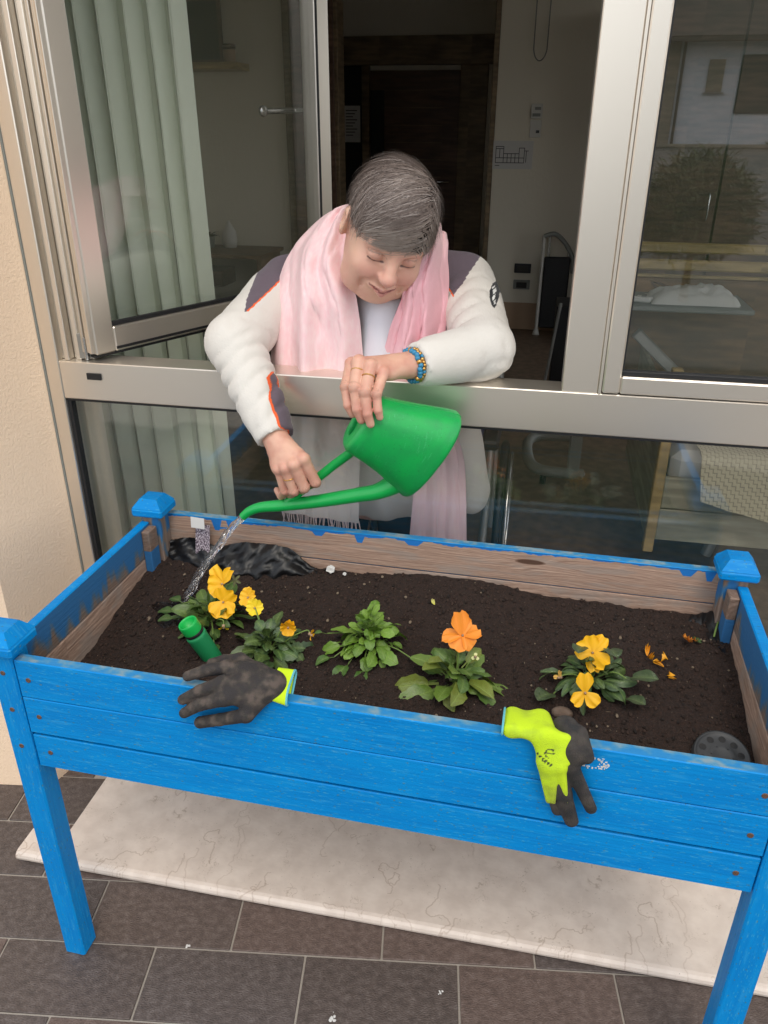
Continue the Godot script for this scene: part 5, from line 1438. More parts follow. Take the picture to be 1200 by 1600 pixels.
func append_part(V: PackedVector3Array, N: PackedVector3Array, I: PackedInt32Array, r: Array, t := Transform3D()) -> void:
	var base := V.size()
	for k in r[0].size():
		V.push_back(t * r[0][k]); N.push_back((t.basis * r[1][k]).normalized())
	for k in r[2]: I.push_back(base + k)

func head_basis() -> Basis:
	return Basis.from_euler(Vector3(0.53, 0.318, -0.27)) * Basis.from_scale(Vector3(1.03, 1, 1))

func head_field() -> Array:
	var f := Field.new(Vector3(-0.105, -0.15, -0.14), Vector3(0.105, 0.135, 0.135), 0.003)
	f.ell(Vector3(0, 0.03, -0.015), Vector3(0.077, 0.086, 0.099), 0.01)
	f.ell(Vector3(0, -0.028, 0.026), Vector3(0.069, 0.082, 0.066), 0.03)
	f.ell(Vector3(0, -0.07, 0.028), Vector3(0.062, 0.046, 0.056), 0.03)
	f.ell(Vector3(0, -0.097, 0.066), Vector3(0.021, 0.017, 0.017), 0.025)
	f.ell(Vector3(0, -0.1, 0.03), Vector3(0.05, 0.026, 0.042), 0.03)
	for s in [-1.0, 1.0]:
		f.ell(Vector3(s * 0.037, -0.04, 0.062), Vector3(0.027, 0.026, 0.024), 0.022)
		f.ell(Vector3(s * 0.044, -0.075, 0.045), Vector3(0.02, 0.028, 0.024), 0.022)
		f.cap(Vector3(s * 0.012, 0.019, 0.087), Vector3(s * 0.043, 0.02, 0.074), 0.0115, 0.0105, 0.016)
		f.ell(Vector3(s * 0.03, -0.003, 0.1), Vector3(0.018, 0.011, 0.015), 0.012, Basis(), true)
		f.ell(Vector3(s * 0.031, -0.003, 0.0775), Vector3(0.0165, 0.0135, 0.0135), 0.003)
		f.cap(Vector3(s * 0.018, -0.016, 0.0875), Vector3(s * 0.043, -0.0145, 0.08), 0.0028, 0.0024, 0.005)
	f.cap(Vector3(0, 0.012, 0.087), Vector3(0, -0.028, 0.106), 0.0085, 0.0115, 0.014)
	f.ell(Vector3(0, -0.035, 0.108), Vector3(0.0135, 0.0115, 0.0135), 0.008)
	for s in [-1.0, 1.0]:
		f.ell(Vector3(s * 0.0125, -0.039, 0.0985), Vector3(0.0085, 0.0075, 0.011), 0.006)
		f.ell(Vector3(s * 0.0065, -0.0475, 0.105), Vector3(0.0035, 0.003, 0.005), 0.003, Basis(), true)
		f.cap(Vector3(s * 0.02, -0.042, 0.1005), Vector3(s * 0.034, -0.072, 0.0885), 0.0035, 0.003, 0.01, true)
		f.cap(Vector3(s * 0.027, -0.0635, 0.087), Vector3(0, -0.065, 0.0985), 0.0038, 0.0052, 0.006)
		f.cap(Vector3(s * 0.025, -0.0655, 0.0865), Vector3(0, -0.0765, 0.0965), 0.0036, 0.0062, 0.006)
		f.cap(Vector3(s * 0.031, -0.0625, 0.09), Vector3(0, -0.0708, 0.105), 0.0018, 0.002, 0.003, true)
		f.ell(Vector3(s * 0.034, -0.062, 0.09), Vector3(0.005, 0.005, 0.006), 0.008, Basis(), true)
		f.cap(Vector3(s * 0.04, -0.062, 0.084), Vector3(s * 0.036, -0.095, 0.066), 0.0022, 0.0018, 0.012, true)
		f.ell(Vector3(s * 0.047, -0.085, 0.04), Vector3(0.017, 0.02, 0.024), 0.02)
		f.ell(Vector3(s * 0.0815, -0.006, -0.008), Vector3(0.009, 0.031, 0.018), 0.008, Basis(Vector3.UP, s * 0.35))
		f.ell(Vector3(s * 0.09, -0.002, -0.002), Vector3(0.006, 0.018, 0.009), 0.005, Basis(Vector3.UP, s * 0.35), true)
	f.ell(Vector3(0, -0.05, -0.03), Vector3(0.062, 0.075, 0.07), 0.03)
	return f.build()

func skin_color(q: Vector3, n: Vector3) -> Color:
	# q in the head's own axes
	var c := Color(0.73, 0.45, 0.33)
	var blot := nz1.get_noise_3d(q.x * 1800, q.y * 1800, q.z * 1800)
	c = c.lerp(Color(0.66, 0.34, 0.27), clampf(0.3 + blot * 0.9 + nz1.get_noise_3d(q.x * 600, q.y * 600, q.z * 600) * 0.5, 0, 0.6))
	for s in [-1.0, 1.0]:
		c = c.lerp(Color(0.68, 0.31, 0.26), 0.6 * exp(-(q - Vector3(s * 0.038, -0.038, 0.084)).length_squared() / 0.0006))
		var e := q - Vector3(s * 0.031, -0.003, 0.09)
		c = c.lerp(Color(0.5, 0.22, 0.18), 0.5 * exp(-(e.x * e.x / 0.0003 + e.y * e.y / 0.00018)))
		# closed lid: lash line, and the shade of its crease painted as a dark line
		var arc := -0.0085 + 5.0 * e.x * e.x
		if absf(e.x) < 0.0155 and absf(e.y - arc) < 0.0017 and q.z > 0.07: c = Color(0.13, 0.07, 0.06)
		if absf(e.x) < 0.017 and absf(e.y - 0.0085 + 12.0 * e.x * e.x) < 0.0012 and q.z > 0.07: c = c.darkened(0.35)
		# brows
		var b := Vector2(absf(q.x), q.y)
		if b.x > 0.012 and b.x < 0.047 and absf(b.y - 0.0235 + pow((b.x - 0.03) * 6.0, 2) * 0.12) < 0.0032 and q.z > 0.05: c = c.lerp(Color(0.2, 0.15, 0.12), 0.55)
	c = c.lerp(Color(0.68, 0.31, 0.26), 0.55 * exp(-(q - Vector3(0, -0.036, 0.118)).length_squared() / 0.0003))
	var mid := -0.0708 + absf(q.x) * 0.27
	var lip := absf(q.x) < 0.027 and q.y < mid + 0.009 * (1.0 - absf(q.x) / 0.03) and q.y > mid - 0.0105 * (1.0 - absf(q.x) / 0.03) and q.z > 0.075
	if lip: c = c.lerp(Color(0.52, 0.2, 0.19), 0.7)
	if lip and absf(q.y - mid) < 0.0016: c = Color(0.22, 0.07, 0.06)
	return c

func hand(wrist: Vector3, fingers: Array, thumb: Array, palm_n: Vector3) -> Array:
	# fingers: [knuckle, middle joint, end joint, tip] each
	var lo := wrist; var hi := wrist
	for g in fingers + [thumb]:
		for q in g:
			lo = lo.min(q); hi = hi.max(q)
	var f := Field.new(lo - Vector3.ONE * 0.035, hi + Vector3.ONE * 0.035, 0.0026)
	for k in 4:
		f.cap(wrist, fingers[k][0] - palm_n * 0.006, 0.0235 if k in [1, 2] else 0.0205, 0.0132, 0.012)
	for k in 3:
		f.cap(fingers[k][0].lerp(wrist, 0.15) - palm_n * 0.009, fingers[k + 1][0].lerp(wrist, 0.15) - palm_n * 0.009, 0.011, 0.011, 0.01)
	for k in 4:
		var g: Array = fingers[k]
		var th: float = [1.0, 1.04, 0.98, 0.87][k]
		f.cap(g[0], g[1], 0.0126 * th, 0.0108 * th, 0.003)
		f.ell(g[0] + palm_n * 0.001, Vector3.ONE * 0.0128 * th, 0.006)
		f.ell(g[1], Vector3.ONE * 0.0114 * th, 0.003)
		f.cap(g[1], g[2], 0.0104 * th, 0.0094 * th, 0.002)
		f.cap(g[2], g[3], 0.0094 * th, 0.008 * th, 0.002)
		# tendon on the back of the hand
		f.cap(g[0] + palm_n * 0.005, g[0].lerp(wrist, 0.75) + palm_n * 0.009, 0.0042, 0.003, 0.009)
	f.cap(wrist.lerp(thumb[0], 0.3), thumb[0], 0.017, 0.0125, 0.01)
	f.cap(thumb[0], thumb[1], 0.0125, 0.0102, 0.006)
	f.cap(thumb[1], thumb[2], 0.0102, 0.0082, 0.004)
	var r := f.build()
	return r

func torus(at: Vector3, axis: Vector3, r: float, th: float) -> ArrayMesh:
	var pts: Array[Vector3] = []
	var z := axis.normalized()
	var x := z.cross(Vector3(0.3, 0.9, 0.2)).normalized(); var y := z.cross(x)
	for k in 20: pts.append(at + (x * cos(k * TAU / 20) + y * sin(k * TAU / 20)) * r)
	return tube(pts, th, th, 7, true)

const RIGHT_F := [
	[Vector3(0.350, 0.949, 0.043), Vector3(0.371, 0.895, 0.034), Vector3(0.349, 0.872, -0.004), Vector3(0.334, 0.887, -0.014)],
	[Vector3(0.331, 0.938, 0.049), Vector3(0.348, 0.884, 0.041), Vector3(0.326, 0.857, 0.0), Vector3(0.312, 0.872, -0.012)],
	[Vector3(0.312, 0.928, 0.047), Vector3(0.325, 0.874, 0.04), Vector3(0.302, 0.844, 0.001), Vector3(0.289, 0.857, -0.010)],
	[Vector3(0.294, 0.921, 0.040), Vector3(0.303, 0.869, 0.034), Vector3(0.283, 0.84, 0.002), Vector3(0.271, 0.85, -0.008)]]
const RIGHT_T := [Vector3(0.295, 0.938, -0.006), Vector3(0.33, 0.905, -0.016), Vector3(0.358, 0.895, -0.009)]
const LEFT_F := [
	[Vector3(0.449, 1.146, 0.024), Vector3(0.446, 1.112, 0.062), Vector3(0.453, 1.08, 0.074), Vector3(0.46, 1.062, 0.072)],
	[Vector3(0.466, 1.154, 0.038), Vector3(0.467, 1.115, 0.078), Vector3(0.473, 1.078, 0.087), Vector3(0.48, 1.056, 0.083)],
	[Vector3(0.490, 1.150, 0.044), Vector3(0.488, 1.110, 0.084), Vector3(0.494, 1.072, 0.092), Vector3(0.499, 1.050, 0.088)],
	[Vector3(0.514, 1.138, 0.040), Vector3(0.509, 1.106, 0.079), Vector3(0.513, 1.078, 0.087), Vector3(0.516, 1.064, 0.084)]]
const LEFT_T := [Vector3(0.515, 1.125, -0.015), Vector3(0.482, 1.1, -0.022), Vector3(0.468, 1.075, -0.014)]

func person() -> void:
	var w := thing("person", "grey haired person in white fleece jacket and pink scarf leaning out to water flowers", "person")
	var hb := head_basis()
	var ht := Transform3D(hb.scaled(Vector3.ONE * 1.045), HC)
	# --- one body: core, arms and neck under the clothes, joined to head and hands
	var V := PackedVector3Array(); var N := PackedVector3Array(); var I := PackedInt32Array()
	var f := Field.new(Vector3(0.1, 0.55, -0.6), Vector3(0.76, 1.45, 0.04), 0.011)
	f.ell(Vector3(0.405, 1.0, -0.4), Vector3(0.17, 0.27, 0.11), 0.03)
	f.ell(Vector3(0.4, 0.75, -0.42), Vector3(0.2, 0.15, 0.12), 0.03)
	f.cap(Vector3(0.25, 1.2, -0.39), Vector3(0.58, 1.21, -0.4), 0.045, 0.045, 0.03)
	f.cap(Vector3(0.42, 1.24, -0.37), ht * Vector3(0, -0.05, -0.03), 0.058, 0.055, 0.02)
	for c in [[SR, ER, WR], [SL, EL, WL]]:
		f.cap(c[0], c[1], 0.044, 0.036, 0.02); f.cap(c[1], c[2], 0.036, 0.0235, 0.01)
	append_part(V, N, I, f.build())
	append_part(V, N, I, head_field(), ht)
	var n_head := V.size()
	append_part(V, N, I, hand(WR, RIGHT_F, RIGHT_T, Vector3(0.45, 0.35, 0.82).normalized()))
	append_part(V, N, I, hand(WL, LEFT_F, LEFT_T, Vector3(-0.35, 0.7, 0.62).normalized()))
	var C := PackedColorArray(); C.resize(V.size())
	var inv := ht.affine_inverse()
	for k in V.size():
		if k >= n_head:
			var v := V[k]
			var c := Color(0.7, 0.41, 0.295)
			var bl := nz1.get_noise_3d(v.x * 2600, v.y * 2600, v.z * 2600)
			c = c.lerp(Color(0.58, 0.27, 0.2), clampf(0.25 + bl * 1.0 + nz1.get_noise_3d(v.x * 900, v.y * 900, v.z * 900) * 0.5, 0, 0.7))
			for g in RIGHT_F + LEFT_F:
				for j in 3: c = c.lerp(Color(0.55, 0.22, 0.17), 0.45 * exp(-v.distance_squared_to(g[j]) / 0.00022))
			# shade of the creases across the finger joints, painted as darker lines
			for g in RIGHT_F + LEFT_F:
				var q := seg_t(v, g[0], g[1])
				if q.y < 0.013 and q.x > 0.85 and fposmod(q.x * 26.0, 1.0) < 0.28: c = c.darkened(0.18)
			V[k] += N[k] * nz1.get_noise_3d(v.x * 5200, v.y * 5200, v.z * 5200) * 0.0011
			C[k] = c
		else:
			C[k] = skin_color(inv * V[k], N[k])
			V[k] += N[k] * nz1.get_noise_3d(V[k].x * 1900, V[k].y * 1900, V[k].z * 1900) * 0.0014
	var sk := mat("skin", Color.WHITE, 0.5, 0.0, null, null)
	sk.vertex_color_use_as_albedo = true
	sk.subsurf_scatter_enabled = true
	sk.subsurf_scatter_strength = 0.12
	obj("body", amesh(V, N, I, PackedVector2Array(), C), sk, w)

	# --- jacket
	f = Field.new(Vector3(0.05, 0.6, -0.64), Vector3(0.79, 1.36, 0.06), 0.0075)
	f.ell(Vector3(0.408, 1.06, -0.41), Vector3(0.205, 0.24, 0.14), 0.04)
	f.ell(Vector3(0.405, 0.8, -0.42), Vector3(0.27, 0.22, 0.165), 0.05)
	f.cap(Vector3(0.6, 0.86, -0.4), Vector3(0.655, 0.72, -0.39), 0.07, 0.06, 0.05)
	f.cap(Vector3(0.24, 1.215, -0.395), Vector3(0.585, 1.228, -0.405), 0.07, 0.07, 0.05)
	f.cap(Vector3(0.3, 1.245, -0.41), Vector3(0.52, 1.25, -0.42), 0.055, 0.055, 0.05)
	f.cap(SR, ER, 0.071, 0.058, 0.03)
	f.cap(ER, WR, 0.058, 0.042, 0.015)
	f.cap(SL, EL, 0.071, 0.058, 0.03)
	f.cap(EL, WL + (WL - EL).normalized() * -0.012, 0.058, 0.0435, 0.015)
	var dr := (WR - ER).normalized(); var dl := (WL - EL).normalized()
	f.cap(WR + dr * 0.068, WR + dr * 0.12, 0.066, 0.066, 0.006, true)
	f.cap(WL + dl * 0.052, WL + dl * 0.12, 0.066, 0.066, 0.006, true)
	f.ell(Vector3(0.4, 0.54, -0.42), Vector3(0.4, 0.12, 0.3), 0.01, Basis(Vector3.BACK, 0.03), true)
	var r := f.build()
	var v: PackedVector3Array = r[0]; var n: PackedVector3Array = r[1]
	var uv := PackedVector2Array(); uv.resize(v.size())
	for k in v.size():
		var p := v[k]
		uv[k] = Vector2((p.x + 0.02) / 0.85, (1.42 - p.y) / 0.85)
		var d := sleeve_folds(p, [SR, ER, WR]) * 0.0088 if p.x < 0.4 else sleeve_folds(p, [SL, EL, WL]) * 0.0092
		d += nz1.get_noise_3d(p.x * 700, p.y * 500, p.z * 700) * 0.004
		if p.y < 0.9: d += sin(p.x * 60.0 + nz1.get_noise_2d(p.x * 300, p.y * 200) * 3.0) * 0.005 * smoothstep(0.95, 0.75, p.y)
		v[k] = p + n[k] * d
	r[0] = v
	mix_smooth(r, 1)
	v = r[0]
	obj("jacket", amesh(v, r[1], r[2], uv), jacket_mat(), w)

	# --- white shirt in the neck of the scarf
	var rows := []
	for q in 16:
		var t := q / 15.0
		var row: Array[Vector3] = []
		for c in 18:
			var u := c / 17.0
			var base := Vector3(0.38, 1.27, -0.25).lerp(Vector3(0.38, 1.0, -0.215), t) + Vector3(0.17 * u, 0.004 * u, 0)
			base.z += 0.05 * sin(PI * u) * smoothstep(-0.3, 0.4, t) + nz1.get_noise_2d(u * 180.0, t * 90.0) * 0.012
			row.append(base)
		rows.append(row)
	obj("shirt", sheet(rows, 0.002), mat("shirt_white", rgb(222, 219, 226), 0.9), w)

	# --- scarf: right end up, round the neck, left end down
	var L := [[Vector3(0.199, 0.684, -0.235), Vector3(0.404, 0.683, -0.212)], [Vector3(0.2, 0.828, -0.222), Vector3(0.41, 0.851, -0.206)], [Vector3(0.197, 0.947, -0.21), Vector3(0.419, 0.966, -0.195)], [Vector3(0.199, 1.044, -0.21), Vector3(0.422, 1.058, -0.185)], [Vector3(0.202, 1.138, -0.235), Vector3(0.419, 1.158, -0.18)], [Vector3(0.211, 1.219, -0.26), Vector3(0.411, 1.232, -0.178)], [Vector3(0.224, 1.288, -0.31), Vector3(0.394, 1.289, -0.19)], [Vector3(0.264, 1.344, -0.345), Vector3(0.392, 1.343, -0.22)], [Vector3(0.315, 1.384, -0.36), Vector3(0.386, 1.392, -0.265)], [Vector3(0.37, 1.37, -0.45), Vector3(0.42, 1.42, -0.36)], [Vector3(0.45, 1.34, -0.48), Vector3(0.47, 1.4, -0.4)], [Vector3(0.54, 1.33, -0.43), Vector3(0.53, 1.37, -0.36)], [Vector3(0.58, 1.335, -0.34), Vector3(0.545, 1.34, -0.25)], [Vector3(0.588, 1.302, -0.29), Vector3(0.535, 1.297, -0.185)], [Vector3(0.594, 1.257, -0.275), Vector3(0.516, 1.256, -0.165)], [Vector3(0.595, 1.207, -0.265), Vector3(0.502, 1.217, -0.172)], [Vector3(0.595, 1.155, -0.25), Vector3(0.482, 1.160, -0.18)], [Vector3(0.596, 1.09, -0.225), Vector3(0.473, 1.089, -0.188)], [Vector3(0.619, 0.971, -0.215), Vector3(0.515, 0.971, -0.2)], [Vector3(0.655, 0.858, -0.222), Vector3(0.54, 0.857, -0.212)], [Vector3(0.668, 0.641, -0.245), Vector3(0.528, 0.644, -0.235)]]
	var lp := PackedVector3Array(); var rp := PackedVector3Array()
	for q in L:
		lp.push_back(q[0]); rp.push_back(q[1])
	lp = spline(lp, 6); rp = spline(rp, 6)
	rows = []
	for k in lp.size():
		var s := k / 6.0
		var row: Array[Vector3] = []
		var wd := (rp[k] - lp[k]).length()
		for c in 56:
			var u := c / 55.0
			var bulge := sin(PI * u) * wd * (0.24 if s < 8 else 0.3)
			var side := 1.0
			var fold := sin(u * 17.0 + nz1.get_noise_2d(u * 60.0, s * 16.0) * 4.0 + s * 0.12) * 0.0115 * (0.5 + 0.5 * sin(PI * u)) * (0.6 + clampf(nz1.get_noise_2d(s * 14.0, u * 40.0 + 300.0) + 0.3, 0, 1))
			fold += nz1.get_noise_2d(u * 240.0, s * 18.0) * 0.005 - 0.007 * pow(1.0 - absf(sin(u * 11.0 + s * 0.35 + nz1.get_noise_2d(u * 50.0, s * 22.0 + 70.0) * 3.5)), 4.0)
			if s < 2.8 or s > 17.4:
				bulge *= 0.12
				fold *= 0.6
			var out := Vector3(0.0, 0.25, 1.0).normalized()
			if s > 8.5 and s < 12.0: out = Vector3(0, 0.8, -0.6)
			row.append(lp[k].lerp(rp[k], u) + out * (bulge + fold))
		rows.append(row)
	var scf := obj("scarf", sheet(rows, 0.0022), scarf_mat(), w)
	for k in 46:
		var u := k / 45.0
		var a: Vector3 = rows[0][int(u * 55.0)]
		var j := rng.randf_range(-0.012, 0.012)
		var l := rng.randf_range(0.03, 0.055)
		obj("fringe", tube([a + Vector3(0, 0.004, 0), a + Vector3(j * 0.5, -l * 0.5, j * 0.3), a + Vector3(j, -l, -j * 0.4)], 0.0014, 0.0009, 5, false, 3), M.scarf, scf)
		a = rows[rows.size() - 1][int(u * 55.0)]
		if k % 2 == 0: obj("fringe", tube([a + Vector3(0, 0.004, 0), a + Vector3(j * 0.5, -l * 0.5, j * 0.3), a + Vector3(j, -l, -j * 0.4)], 0.0014, 0.0009, 5, false, 3), M.scarf, scf)

	# --- trousers and shoes behind the lower pane
	f = Field.new(Vector3(0.15, FIN, -0.65), Vector3(0.66, 0.85, -0.2), 0.012)
	f.ell(Vector3(0.4, 0.76, -0.43), Vector3(0.19, 0.13, 0.125), 0.02)
	for x in [0.31, 0.49]:
		f.cap(Vector3(x, 0.72, -0.43), Vector3(x - 0.005, 0.42, -0.39), 0.088, 0.062, 0.02)
		f.cap(Vector3(x - 0.005, 0.42, -0.39), Vector3(x, 0.09, -0.44), 0.062, 0.05, 0.02)
	r = f.build()
	obj("trousers", amesh(r[0], r[1], r[2]), mat("trousers_dark", rgb(34, 36, 46), 0.9), w)
	for x in [0.31, 0.49]:
		f = Field.new(Vector3(x - 0.07, 0.03, -0.55), Vector3(x + 0.07, 0.16, -0.22), 0.008)
		f.cap(Vector3(x, 0.09, -0.45), Vector3(x, 0.075, -0.31), 0.036, 0.03, 0.02)
		f.cap(Vector3(x, 0.12, -0.45), Vector3(x, 0.08, -0.4), 0.03, 0.03, 0.02)
		r = f.build()
		obj("shoe", amesh(r[0], r[1], r[2]), M.gasket, w)

	# --- bracelets and rings
	var bc := WL + dl * 0.012
	var bx1 := dl.cross(Vector3.UP).normalized(); var by1 := dl.cross(bx1)
	for band in 3:
		var st1 := SurfaceTool.new(); var st2 := SurfaceTool.new()
		var k2 := 26 + band * 6
		for k in k2:
			var sp := SphereMesh.new()
			sp.radius = [0.0055, 0.0042, 0.0036][band]; sp.height = sp.radius * 2; sp.radial_segments = 8; sp.rings = 5
			var a := k * TAU / k2
			var tr := Transform3D(Basis(), bc + dl * (-0.003 + band * -0.0085 + 0.0015 * sin(k * 2.1)) + (bx1 * cos(a) + by1 * sin(a)) * (0.0305 + band * 0.0012))
			(st1 if (k % 5 != 0 if band == 0 else k % 5 == 0 if band == 1 else k % 2 == 0) else st2).append_from(sp, 0, tr)
		var br := obj("bracelet", st1.commit(), mat("blue_beads", rgb(52, 132, 172), 0.25) if band == 0 else M.blue_beads, w)
		obj("gold_beads", st2.commit(), mat("gold", rgb(206, 160, 92), 0.3, 0.85), br)
	for q in [[LEFT_F[1], 0.35], [LEFT_F[2], 0.42], [RIGHT_F[2], 0.42]]:
		var g: Array = q[0]
		obj("ring", torus(g[0].lerp(g[1], q[1]), g[1] - g[0], 0.0121, 0.0013), M.gold, w)
	hair(w, ht)

func jacket_mat() -> Material:
	var polys := [
		PackedVector2Array([Vector2(0.125, 1.3), Vector2(0.139, 1.285), Vector2(0.181, 1.196), Vector2(0.215, 1.245), Vector2(0.3, 1.34), Vector2(0.3, 1.42), Vector2(0.1, 1.42)]),
		PackedVector2Array([Vector2(0.66, 1.31), Vector2(0.651, 1.296), Vector2(0.610, 1.228), Vector2(0.572, 1.254), Vector2(0.54, 1.30), Vector2(0.5, 1.42), Vector2(0.72, 1.42)]),
		PackedVector2Array([Vector2(0.24, 1.121), Vector2(0.25, 1.112), Vector2(0.255, 1.098), Vector2(0.252, 1.088), Vector2(0.264, 1.07), Vector2(0.266, 1.055), Vector2(0.288, 1.022), Vector2(0.306, 0.992), Vector2(0.296, 0.972), Vector2(0.36, 0.96), Vector2(0.38, 1.12)])]
	var piping := [[0, 2, 3], [0, 3, 4], [1, 2, 3], [1, 3, 4], [2, 0, 1], [2, 1, 2], [2, 2, 3], [2, 3, 4], [2, 4, 5], [2, 5, 6], [2, 6, 7], [2, 7, 8]]
	var t := tex(1024, 1024, func(x: int, y: int) -> Color:
		var p := Vector2(x / 1024.0 * 0.85 - 0.02, 1.42 - y / 1024.0 * 0.85)
		var c := rgb(216, 211, 203)
		if p.y > 0.94 and (p.y > 1.2 or p.x > 0.22) and not (p.x > 0.4 and p.y < 1.2):
			for q in polys:
				if Geometry2D.is_point_in_polygon(p, q): c = rgb(98, 86, 96)
			for s in piping:
				var a: Vector2 = polys[s[0]][s[1]]; var b: Vector2 = polys[s[0]][s[2]]
				if p.distance_squared_to(Geometry2D.get_closest_point_to_segment(p, a, b)) < 0.0000026: c = rgb(238, 96, 44)
		# round badge on the left sleeve
		var e := (p - Vector2(0.6925, 1.232)).rotated(-0.4) / Vector2(0.0062, 0.0175)
		if e.length() < 1.0:
			c = rgb(30, 30, 34)
			if absf(e.x - 0.15 * sin(e.y * 7.0)) < 0.34 and absf(e.y) < 0.75 and fposmod(e.y * 2.2, 1.0) > 0.25: c = rgb(230, 230, 226)
		return c)
	var fl := tex(512, 512, func(x: int, y: int) -> Color: return grey(clampf(0.5 + nz1.get_noise_2d(x * 60.0, y * 60.0) * 0.5, 0, 1)))
	var m := mat("fleece", Color.WHITE, 0.95, 0.0, t, fl, 0.12)
	m.rim_enabled = true; m.rim = 0.25; m.rim_tint = 0.5
	return m

func scarf_mat() -> Material:
	var fl := tex(512, 512, func(x: int, y: int) -> Color: return grey(clampf(0.5 + nz1.get_noise_2d(x * 90.0, y * 12.0) * 0.35 + nz1.get_noise_2d(x * 10.0, y * 90.0) * 0.2, 0, 1)))
	var m := mat("scarf", Color.WHITE, 0.85, 0.0, tex(256, 512, func(x: int, y: int) -> Color:
		var s := y / 512.0
		var pale := maxf(smoothstep(0.17, 0.08, s), 0.0)
		var g := nz1.get_noise_2d(x * 8.0, y * 14.0) * 0.5 + nz1.get_noise_2d(x * 60.0, y * 6.0) * 0.3
		var c := rgb(240, 198, 202).lerp(rgb(242, 218, 217), clampf(0.4 + g, 0, 1))
		c = c.lerp(rgb(234, 172, 184), smoothstep(0.55, 0.7, s) * 0.7 * smoothstep(0.9, 0.8, s))
		return c.lerp(rgb(226, 214, 206), pale)), fl, 0.04)
	m.rim_enabled = true; m.rim = 0.2
	return m

func hair(w: Node3D, ht: Transform3D) -> void:
	var ce := Vector3(0, 0.031, -0.016); var ra := Vector3(0.0795, 0.0905, 0.1025)
	var on_hair := func(d: Vector3, slack: float) -> bool:
		# d on the unit sphere of the skull
		var front := lerpf(0.42, -0.03, smoothstep(-0.66, -0.05, d.x))
		var lim := lerpf(-0.5, front, smoothstep(0.05, 0.8, d.z)) if d.z > -0.4 else -0.85
		if absf(d.x) > 0.8 and d.z > -0.15 and d.z < 0.35: lim = -0.42
		return d.y > lim - slack
	# the mass of hair under the strands
	var V := PackedVector3Array(); var N := PackedVector3Array(); var I := PackedInt32Array(); var C := PackedColorArray()
	var nu := 90; var nv := 60
	for i in nv + 1:
		var th := PI * i / nv
		for j in nu:
			var ph := TAU * j / nu
			var d := Vector3(sin(th) * sin(ph), cos(th), sin(th) * cos(ph))
			var k := 1.0 if on_hair.call(d, 0.0) else (0.985 if on_hair.call(d, 0.12) else 0.9)
			k += nz1.get_noise_3d(d.x * 150, d.y * 150, d.z * 150) * 0.02
			k += 0.03 * smoothstep(0.3, 0.9, d.y) + 0.07 * smoothstep(0.3, 0.8, d.z) + 0.05 * smoothstep(0.2, 0.8, d.x) + 0.06 * smoothstep(0.15, -0.12, d.y) * smoothstep(0.5, 0.9, d.z)
			V.push_back(ce + d * ra * k); N.push_back(d)
			C.push_back(Color(0.135, 0.1, 0.085))
	for i in nv:
		for j in nu:
			var a := i * nu + j; var b := i * nu + (j + 1) % nu
			var m := (V[a] - ce) / ra
			if not on_hair.call(m.normalized(), 0.08): continue
			I.append_array(PackedInt32Array([a, a + nu, b, b, a + nu, b + nu]))
	N = smooth_normals(V, I, N)
	# strands combed from the parting on her left
	for k in 14000:
		var d := Vector3(rng.randfn(), rng.randfn(), rng.randfn()).normalized()
		if not on_hair.call(d, -0.02): continue
		var tone := clampf(rng.randf() * 0.8 + nz1.get_noise_3d(d.x * 180, d.y * 180, d.z * 180) * 0.7, 0, 1)
		var col := Color(0.13, 0.096, 0.082).lerp(Color(0.32, 0.26, 0.225), tone * tone)
		if rng.randf() < 0.14: col = Color(0.4, 0.345, 0.31)
		var lift := rng.randf_range(1.0, 1.028) + 0.035 * smoothstep(0.3, 0.9, d.y)
		lift += 0.07 * smoothstep(0.3, 0.8, d.z) + 0.05 * smoothstep(0.2, 0.8, d.x)
		col = col.lerp(Color(0.42, 0.36, 0.31), 0.5 * smoothstep(0.55, 0.98, d.z - 0.3 * d.y))
		lift += nz1.get_noise_3d(d.x * 260, d.y * 260, d.z * 260) * 0.03
		var fly := rng.randf() < 0.1
		var len := rng.randf_range(0.03, 0.085)
		var part := 0.5 + 0.06 * sin(d.z * 5.0) + rng.randfn() * 0.13
		var p := d
		var steps := 6
		var wid := rng.randf_range(0.00035, 0.0007)
		var base := V.size()
		var jit := rng.randf_range(-0.25, 0.25)
		for s in steps + 1:
			var t := s / float(steps)
			var flow: Vector3
			if p.x > part: flow = Vector3(0.9, -0.75, 0.25 + jit)
			elif p.z < -0.55: flow = Vector3(-0.35 + jit, -1.0, -0.2)
			else: flow = Vector3(-1.0, -0.25, 0.55 * smoothstep(-0.3, 0.7, p.z) - 0.15 + jit)
			if p.x < -0.75: flow = Vector3(-0.2, -1.0, 0.1 + jit)
			var tang := (flow - p * flow.dot(p)).normalized()
			var rise: float = lift + (0.11 * t if fly else 0.0) + (0.035 * t * t * sin(d.x * 40.0 + d.y * 33.0) if not fly else 0.0)
			rise = lerpf(1.012 + 0.035 * smoothstep(0.3, 0.9, d.y) + 0.07 * smoothstep(0.3, 0.8, d.z) + 0.05 * smoothstep(0.2, 0.8, d.x), rise, smoothstep(0.0, 0.4, t))
			rise += 0.06 * smoothstep(0.15, -0.12, p.y) * smoothstep(0.5, 0.9, p.z)
			var q := ce + p * ra * rise
			var sd := tang.cross(p).normalized() * wid * (1.0 - 0.7 * t)
			V.push_back(q - sd); V.push_back(q + sd)
			N.push_back(p); N.push_back(p)
			if s < steps:
				var b := base + s * 2
				I.append_array(PackedInt32Array([b, b + 2, b + 1, b + 1, b + 2, b + 3]))
			C.push_back(col); C.push_back(col)
			p = (p + tang * len / steps / 0.09).normalized()
	var hm := mat("hair", Color.WHITE, 0.6)
	hm.vertex_color_use_as_albedo = true
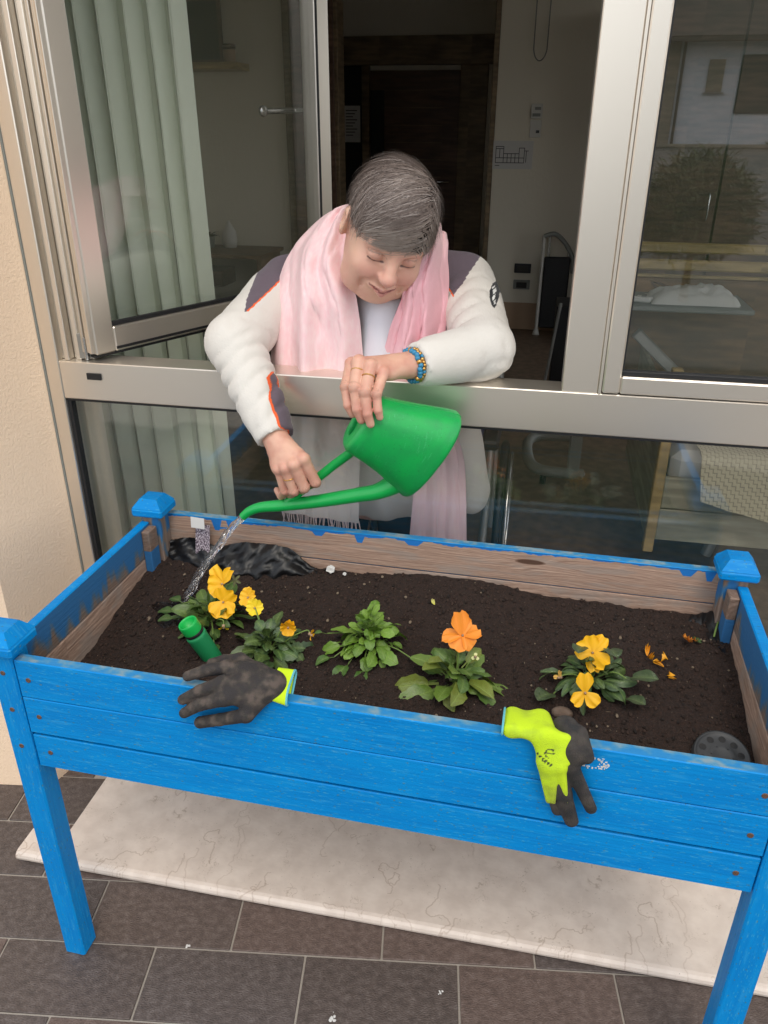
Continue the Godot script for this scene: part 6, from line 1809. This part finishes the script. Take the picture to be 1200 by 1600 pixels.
	var o := obj("hair", amesh(V, N, I, PackedVector2Array(), C), hm, w)
	o.transform = ht

func wheelchair() -> void:
	var w := thing("wheelchair", "dark wheelchair standing in the room right behind the person", "wheelchair", Vector3(0.475, FIN, -0.92), 0.0)
	var blue := mat("navy_cloth", rgb(30, 44, 78), 0.8)
	obj("seat", bx(Vector3(0.0, 0.46, 0.0), Vector3(0.4, 0.03, 0.38), 0.012), blue, w)
	obj("backrest", bx(Vector3(0.0, 0.7, -0.2), Vector3(0.4, 0.36, 0.025), 0.01), blue, w)
	for s in [-1.0, 1.0]:
		var wh := obj("wheel", torus(Vector3(s * 0.245, 0.28, -0.1), Vector3(1, 0, 0), 0.265, 0.014), M.gasket, w)
		obj("rim", torus(Vector3(s * 0.27, 0.28, -0.1), Vector3(1, 0, 0), 0.235, 0.006), M.steel, wh)
		for k in 8:
			var a := k * TAU / 8
			obj("spoke", tube([Vector3(s * 0.245, 0.28, -0.1), Vector3(s * 0.245, 0.28 + sin(a) * 0.26, -0.1 + cos(a) * 0.26)], 0.0018, 0.0018, 5), M.steel, wh)
		obj("frame", tube([Vector3(s * 0.21, 0.9, -0.3), Vector3(s * 0.21, 0.86, -0.21), Vector3(s * 0.21, 0.2, -0.2)], 0.012), M.galvanized, w)
		obj("armrest", bx(Vector3(s * 0.21, 0.66, 0.02), Vector3(0.05, 0.03, 0.34), 0.012), M.gasket, w)
		obj("front_tube", tube([Vector3(s * 0.21, 0.65, 0.17), Vector3(s * 0.21, 0.46, 0.2), Vector3(s * 0.2, 0.1, 0.3)], 0.012), M.galvanized, w)
		obj("castor", torus(Vector3(s * 0.2, 0.08, 0.24), Vector3(1, 0, 0), 0.062, 0.016), M.gasket, w)

func _ready() -> void:
	var cam := Camera3D.new()
	cam.name = "camera"
	cam.transform = Transform3D(Basis.from_euler(Vector3(-0.4528, 0.1932, 0.0049)), Vector3(0.793, 1.5451, 1.4537))
	cam.fov = 66.64
	cam.near = 0.05
	cam.far = 300.0
	add_child(cam)
	var env := Environment.new()
	env.background_mode = Environment.BG_SKY
	var sm := ProceduralSkyMaterial.new()
	sm.sky_top_color = Color(0.72, 0.75, 0.79)
	sm.sky_horizon_color = Color(0.96, 0.96, 0.95)
	sm.ground_horizon_color = Color(0.5, 0.5, 0.48)
	sm.ground_bottom_color = Color(0.3, 0.3, 0.28)
	sm.sky_energy_multiplier = 1.0
	var sky := Sky.new()
	sky.sky_material = sm
	env.sky = sky
	env.tonemap_mode = Environment.TONE_MAPPER_LINEAR
	env.tonemap_exposure = 2.65
	env.sdfgi_enabled = true
	env.ssao_enabled = true
	env.ssil_enabled = true
	var we := WorldEnvironment.new()
	we.name = "world_environment"
	we.environment = env
	add_child(we)
	var sun := DirectionalLight3D.new()
	sun.name = "overcast_sun"
	sun.light_color = Color(1.0, 0.97, 0.93)
	sun.light_energy = 0.2
	sun.light_angular_distance = 25.0
	sun.shadow_enabled = true
	sun.rotation = Vector3(-1.0, 0.35, 0)
	add_child(sun)
	rng.seed = 7
	nz1.seed = 11
	materials()
	setting()
	window_wall()
	outside()
	room()
	planter()
	plants()
	garden_things()
	watering()
	person()
	wheelchair()
